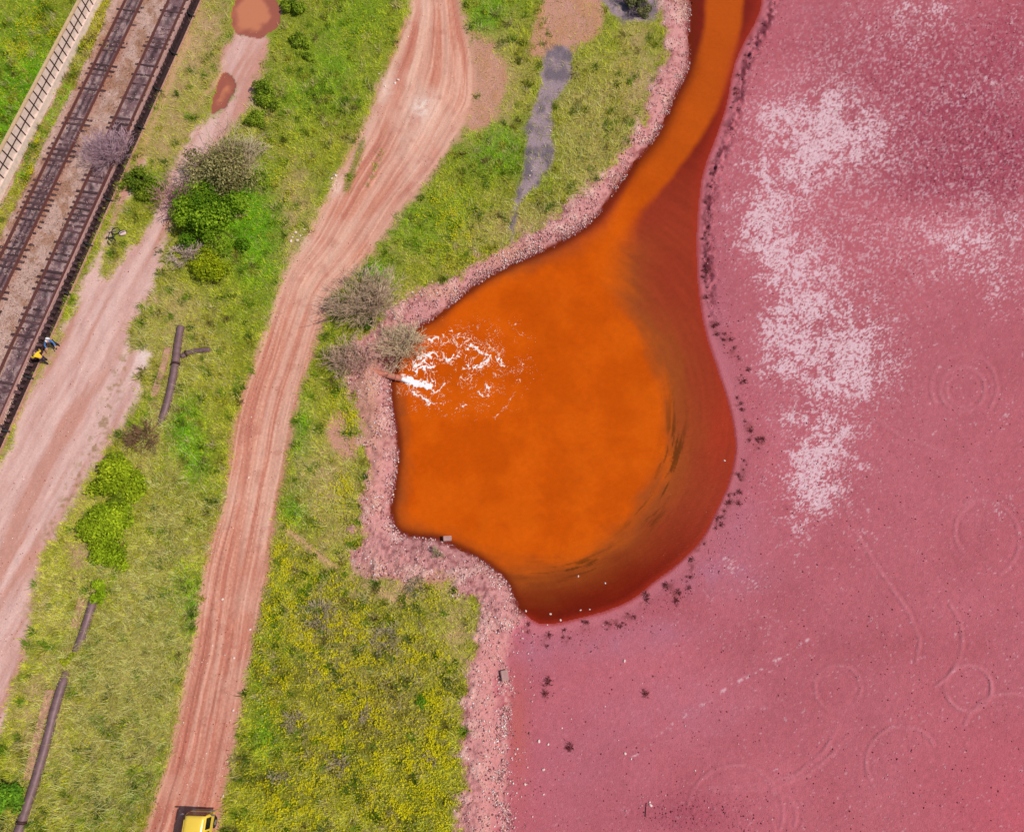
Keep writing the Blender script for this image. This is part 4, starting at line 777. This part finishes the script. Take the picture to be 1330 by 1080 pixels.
for sx in (-1, 1):
    for (y0, y1) in ((-.15, -.85), (-1.0, -1.8), (-1.95, -2.75), (-2.9, -3.55)):
        bobj('side_window', quadp([(sx * .905, y0, 1.3), (sx * .905, y1, 1.3), (sx * .815, y1, 1.84), (sx * .815, y0, 1.84)], .02), M_glass, van)
    bobj('headlight', lambda bm: tube(bm, [(sx * .6, .05, .85), (sx * .6, .1, .85)], [.1, .085], 14), M_lamp, van)
    mr = bobj('mirror', lambda bm: beam_mesh(bm, (sx * 1.0, .02, 1.42), (sx * 1.2, -.02, 1.42), .07, .3), M_chrome, van, .015)
    bobj('mirror_arm', lambda bm: tube(bm, [(sx * .86, .06, 1.5), (sx * 1.02, .02, 1.55)], .018, 6), M_black, mr)
    for y_ in (-.65, -3.0):
        w_ = bobj('wheel', lambda bm: tube(bm, [(sx * .70, y_, .36), (sx * .72, y_, .36), (sx * .90, y_, .36), (sx * .92, y_, .36)], [.30, .36, .36, .30], 20), M_black, van)
        bobj('rim', lambda bm: tube(bm, [(sx * .9, y_, .36), (sx * .935, y_, .36)], [.2, .17], 16), M_chrome, w_)
bobj('front_bumper', lambda bm: beam_mesh(bm, (-.85, .1, .45), (.85, .1, .45), .08, .16), M_chrome, van, .02)
bobj('rear_bumper', lambda bm: beam_mesh(bm, (-.8, -4.0, .5), (.8, -4.0, .5), .1, .16), M_chrome, van, .02)
for sx in (-1, 1): bobj('roof_gutter', lambda bm: beam_mesh(bm, (sx * .735, -.25, 1.985), (sx * .735, -3.6, 1.985), .03, .03), M_yellow, van)
bobj('roof_vent', lambda bm: beam_mesh(bm, (-.3, -1.45, 2.1), (.15, -1.45, 2.1), .42, .07), M_black, van, .015)

# ------------------------------------------------------------------ bicycle lying on the ground and a bag beside it
bk_ = thing('bicycle', tuple(at(148, 307, .06)), 'dark blue-black bicycle lying on its side in the grass between track and path', 'bicycle', rz=R(82))
M_bike = plain('dark blue frame paint', S(40,44,62), .2, 5, .4)
def torus(bm, c, r, rr, n=36, m=8):
    rs = []
    for i in range(n):
        a = 2 * math.pi * i / n; rs.append([bm.verts.new(Vector(c) + Vector(((r + rr * math.cos(b_)) * math.cos(a), (r + rr * math.cos(b_)) * math.sin(a), rr * math.sin(b_)))) for b_ in [2 * math.pi * j / m for j in range(m)]])
    for i in range(n):
        for j in range(m): bm.faces.new((rs[i][j], rs[(i + 1) % n][j], rs[(i + 1) % n][(j + 1) % m], rs[i][(j + 1) % m]))
for wx_ in (-.52, .52):
    w_ = bobj('wheel', lambda bm: torus(bm, (wx_, 0, .05), .32, .034), M_black, bk_)
    bobj('spokes', lambda bm: [tube(bm, [(wx_, 0, .05), (wx_ + .31 * math.cos(a), .31 * math.sin(a), .05)], .004, 4) for a in [i * .524 for i in range(12)]], M_chrome, w_)
J = {'r': (-.52, 0, .06), 'bb': (-.08, -.02, .06), 'st': (-.22, .42, .06), 'hd': (.33, .44, .06), 'hb': (.37, .32, .06), 'f': (.52, 0, .06), 'h': (.32, .56, .06)}
bobj('frame', lambda bm: [tube(bm, [J[a], J[b_]], .03, 8) for a, b_ in (('r','bb'),('bb','st'),('st','hd'),('bb','hb'),('hd','hb'),('r','st'))], M_bike, bk_)
bobj('fork', lambda bm: tube(bm, [J['hb'], J['f']], .018, 8), M_bike, bk_)
bobj('handlebar', lambda bm: [tube(bm, [J['hd'], J['h']], .016, 8), tube(bm, [(.30, .56, -.02), (.32, .56, .06), (.30, .55, .5)], .016, 8)], M_black, bk_)
bobj('saddle', lambda bm: tube(bm, [(-.34, .52, .06), (-.22, .53, .06), (-.08, .53, .06)], [.07, .055, .02], 8), M_black, bk_)
bobj('crankset', lambda bm: [torus(bm, (-.08, -.02, .1), .09, .012, 20, 6), tube(bm, [(-.08, -.02, .12), (.02, -.16, .12)], .012, 6), tube(bm, [(.02, -.16, .1), (.02, -.16, .2)], .03, 6)], M_black, bk_)
bg_ = thing('backpack', tuple(at(160.5, 304)), 'pale backpack with black straps lying right of the bicycle', 'backpack', rz=R(20))
M_bag = plain('pale cloth', S(226,192,186), .12, 8, .9)
def bagf(bm):
    bmesh.ops.create_icosphere(bm, subdivisions=3, radius=1)
    for v_ in bm.verts: v_.co = Vector((math.copysign(abs(v_.co.x) ** .7, v_.co.x) * .3, math.copysign(abs(v_.co.y) ** .7, v_.co.y) * .2, .13 + v_.co.z * .13))
bobj('bag_body', bagf, M_bag, bg_)
for sy in (-.08, .1): bobj('strap', lambda bm: tube(bm, [(-.32, sy, .1), (-.1, sy * 1.2 + .06, .28), (.12, sy + .08, .27), (.34, sy + .06, .1)], .035, 8), M_black, bg_)

# ------------------------------------------------------------------ two people
M_skin = plain('skin', S(214,160,132), .06, 9, .6); M_hair = plain('dark hair', S(44,30,26), .3, 20, .7)
def skin_mesh(name, nodes, edges, mat, parent, sub=2, root_i=0):
    keys = list(nodes); me = bpy.data.meshes.new(name); me.from_pydata([nodes[k_][0] for k_ in keys], [(keys.index(a), keys.index(b_)) for a, b_ in edges], [])
    o = link(name, me, mat, parent); o.modifiers.new('Skin', 'SKIN').use_smooth_shade = True
    sv = me.skin_vertices[0].data if me.skin_vertices else None
    if sv:
        for i, k_ in enumerate(keys): r_ = nodes[k_][1]; sv[i].radius = (r_, r_) if not isinstance(r_, tuple) else r_
        sv[root_i].use_root = True
    md = o.modifiers.new('Subdivision', 'SUBSURF'); md.levels = sub; md.render_levels = sub; return o
def person(px, py, rz, label, top, pants, lean, arms, stride, cap=None, extra=None):
    root = thing('person', tuple(at(px, py)), label, 'person', rz=rz)
    N = {}
    def bend(y_, z_): # torso leans forward (+y) above the hips
        d_ = z_ - .93; return (y_ * math.cos(lean) + d_ * math.sin(lean), .93 + d_ * math.cos(lean) - y_ * math.sin(lean))
    def T(x_, y_, z_): yy, z2 = bend(y_, z_); return (x_, yy, z2)
    N['pel'] = ((0, 0, .95), (.15, .11)); N['wst'] = (T(0, 0, 1.1), (.135, .1)); N['chs'] = (T(0, .0, 1.3), (.165, .115)); N['nkb'] = (T(0, 0, 1.43), (.08, .075)); N['nk'] = (T(0, .015, 1.5), .055)
    N['jaw'] = (T(0, .045, 1.57), (.06, .07)); N['hd'] = (T(0, .02, 1.65), (.078, .097)); N['crn'] = (T(0, .0, 1.72), (.06, .075)); N['nse'] = (T(0, .145, 1.62), .012)
    E = [('pel','wst'),('wst','chs'),('chs','nkb'),('nkb','nk'),('nk','jaw'),('jaw','hd'),('hd','crn'),('hd','nse')]
    for s_, g_ in ((-1, 'l'), (1, 'r')):
        N['ear' + g_] = (T(s_ * .088, .0, 1.63), .014); E.append(('hd', 'ear' + g_))
        N['sh' + g_] = (T(s_ * .19, 0, 1.4), .062); a = arms[s_]
        el = Vector(T(s_ * .19, 0, 1.4)) + Vector(a[0]).normalized() * .29; wr = el + Vector(a[1]).normalized() * .25; hd = wr + Vector(a[1]).normalized() * .09
        N['el' + g_] = (tuple(el), .042); N['wr' + g_] = (tuple(wr), .03); N['pm' + g_] = (tuple(hd), (.042, .022)); E += [('chs','sh' + g_),('sh' + g_,'el' + g_),('el' + g_,'wr' + g_),('wr' + g_,'pm' + g_)]
        f = Vector(a[1]).normalized(); sd_ = f.cross(Vector((0, 0, 1)) if abs(f.z) < .9 else Vector((0, 1, 0))).normalized(); cu = f.cross(sd_)
        for q, (of, ln) in enumerate(((-.032, .062), (-.011, .075), (.011, .07), (.031, .055))):
            k1 = hd + sd_ * of + f * .03; k2 = k1 + f * ln * .5 + cu * .008; k3 = k2 + (f + cu * .5).normalized() * ln * .5
            N[f'f{q}a{g_}'] = (tuple(k1), .009); N[f'f{q}b{g_}'] = (tuple(k2), .008); N[f'f{q}c{g_}'] = (tuple(k3), .007); E += [('pm' + g_, f'f{q}a{g_}'), (f'f{q}a{g_}', f'f{q}b{g_}'), (f'f{q}b{g_}', f'f{q}c{g_}')]
        t1_ = wr + sd_ * -.035 + f * .03; t2_ = t1_ + (f * .6 - sd_).normalized() * .045; N['ta' + g_] = (tuple(t1_), .011); N['tb' + g_] = (tuple(t2_), .009); E += [('wr' + g_, 'ta' + g_), ('ta' + g_, 'tb' + g_)]
        st__ = stride * s_
        N['hp' + g_] = ((s_ * .095, 0, .88), .095); N['kn' + g_] = ((s_ * .11, st__ * .55 + .03, .49), .06); N['ak' + g_] = ((s_ * .12, st__, .1), .042); N['ft' + g_] = ((s_ * .13, st__ + .15, .045), (.042, .035))
        E += [('pel','hp' + g_),('hp' + g_,'kn' + g_),('kn' + g_,'ak' + g_),('ak' + g_,'ft' + g_)]
    body = skin_mesh('body', N, E, M_skin, root)
    def sub(ks, grow): return {k_: (N[k_][0], tuple(r_ + grow for r_ in N[k_][1]) if isinstance(N[k_][1], tuple) else N[k_][1] + grow) for k_ in ks}
    def eds(ks): return [(a, b_) for a, b_ in E if a in ks and b_ in ks]
    ks = ['chs','wst','pel','nkb','shl','ell','wrl','shr','elr','wrr']; skin_mesh('jacket', sub(ks, .022), eds(ks), top, root)
    ks = ['pel','hpl','knl','akl','hpr','knr','akr']; skin_mesh('trousers', sub(ks, .016), eds(ks), pants, root)
    for g_ in 'lr': skin_mesh('shoe', sub(['ak' + g_, 'ft' + g_], .012), [('ak' + g_, 'ft' + g_)], M_black, root)
    hk = {'a': (T(0, -.02, 1.66), (.085, .1)), 'b': (T(0, -.02, 1.735), (.07, .085))}; skin_mesh('hair' if cap is None else 'cap', hk, [('a','b')], cap or M_hair, root)
    for s_ in (-1, 1): bobj('eye', lambda bm: bmesh.ops.create_icosphere(bm, subdivisions=1, radius=.011, matrix=Matrix.Translation(Vector(T(s_ * .032, .108, 1.64)))), M_black, root)
    bobj('mouth', lambda bm: beam_mesh(bm, T(-.022, .112, 1.575), T(.022, .112, 1.575), .012, .008), plain('lips', S(170,92,84)), root)
    if extra: extra(root, T)
    return root
M_yel = plain('yellow jacket cloth', S(244,200,40), .08, 9, .8); M_blu = plain('blue shirt cloth', S(70,120,176), .2, 9, .8); M_nvy = plain('dark trousers cloth', S(44,34,52), .2, 9, .85); M_wht = plain('white cloth', S(235,232,232), .05, 9, .8)
def pack(root, T): 
    c = Vector(T(0, -.19, 1.28))
    bobj('shoulder_bag', lambda bm: bmesh.ops.create_icosphere(bm, subdivisions=3, radius=1, matrix=Matrix.Translation(c) @ Matrix.Diagonal((.15, .09, .2, 1))), M_wht, root)
person(63, 470.5, R(60), 'person in a yellow jacket and dark trousers standing beside the right railway track', M_yel, M_nvy, .25, {-1: ((-.5, .5, -.6), (.1, .9, -.2)), 1: ((.6, .3, -.7), (.2, .8, -.3))}, .17)
person(75.5, 450, R(200), 'person in a blue and white top leaning forward beside the right railway track', M_blu, M_nvy, .45, {-1: ((-.4, .5, -.7), (.1, .7, -.5)), 1: ((.6, .4, -.6), (0, .6, -.6))}, .1, M_wht, pack)
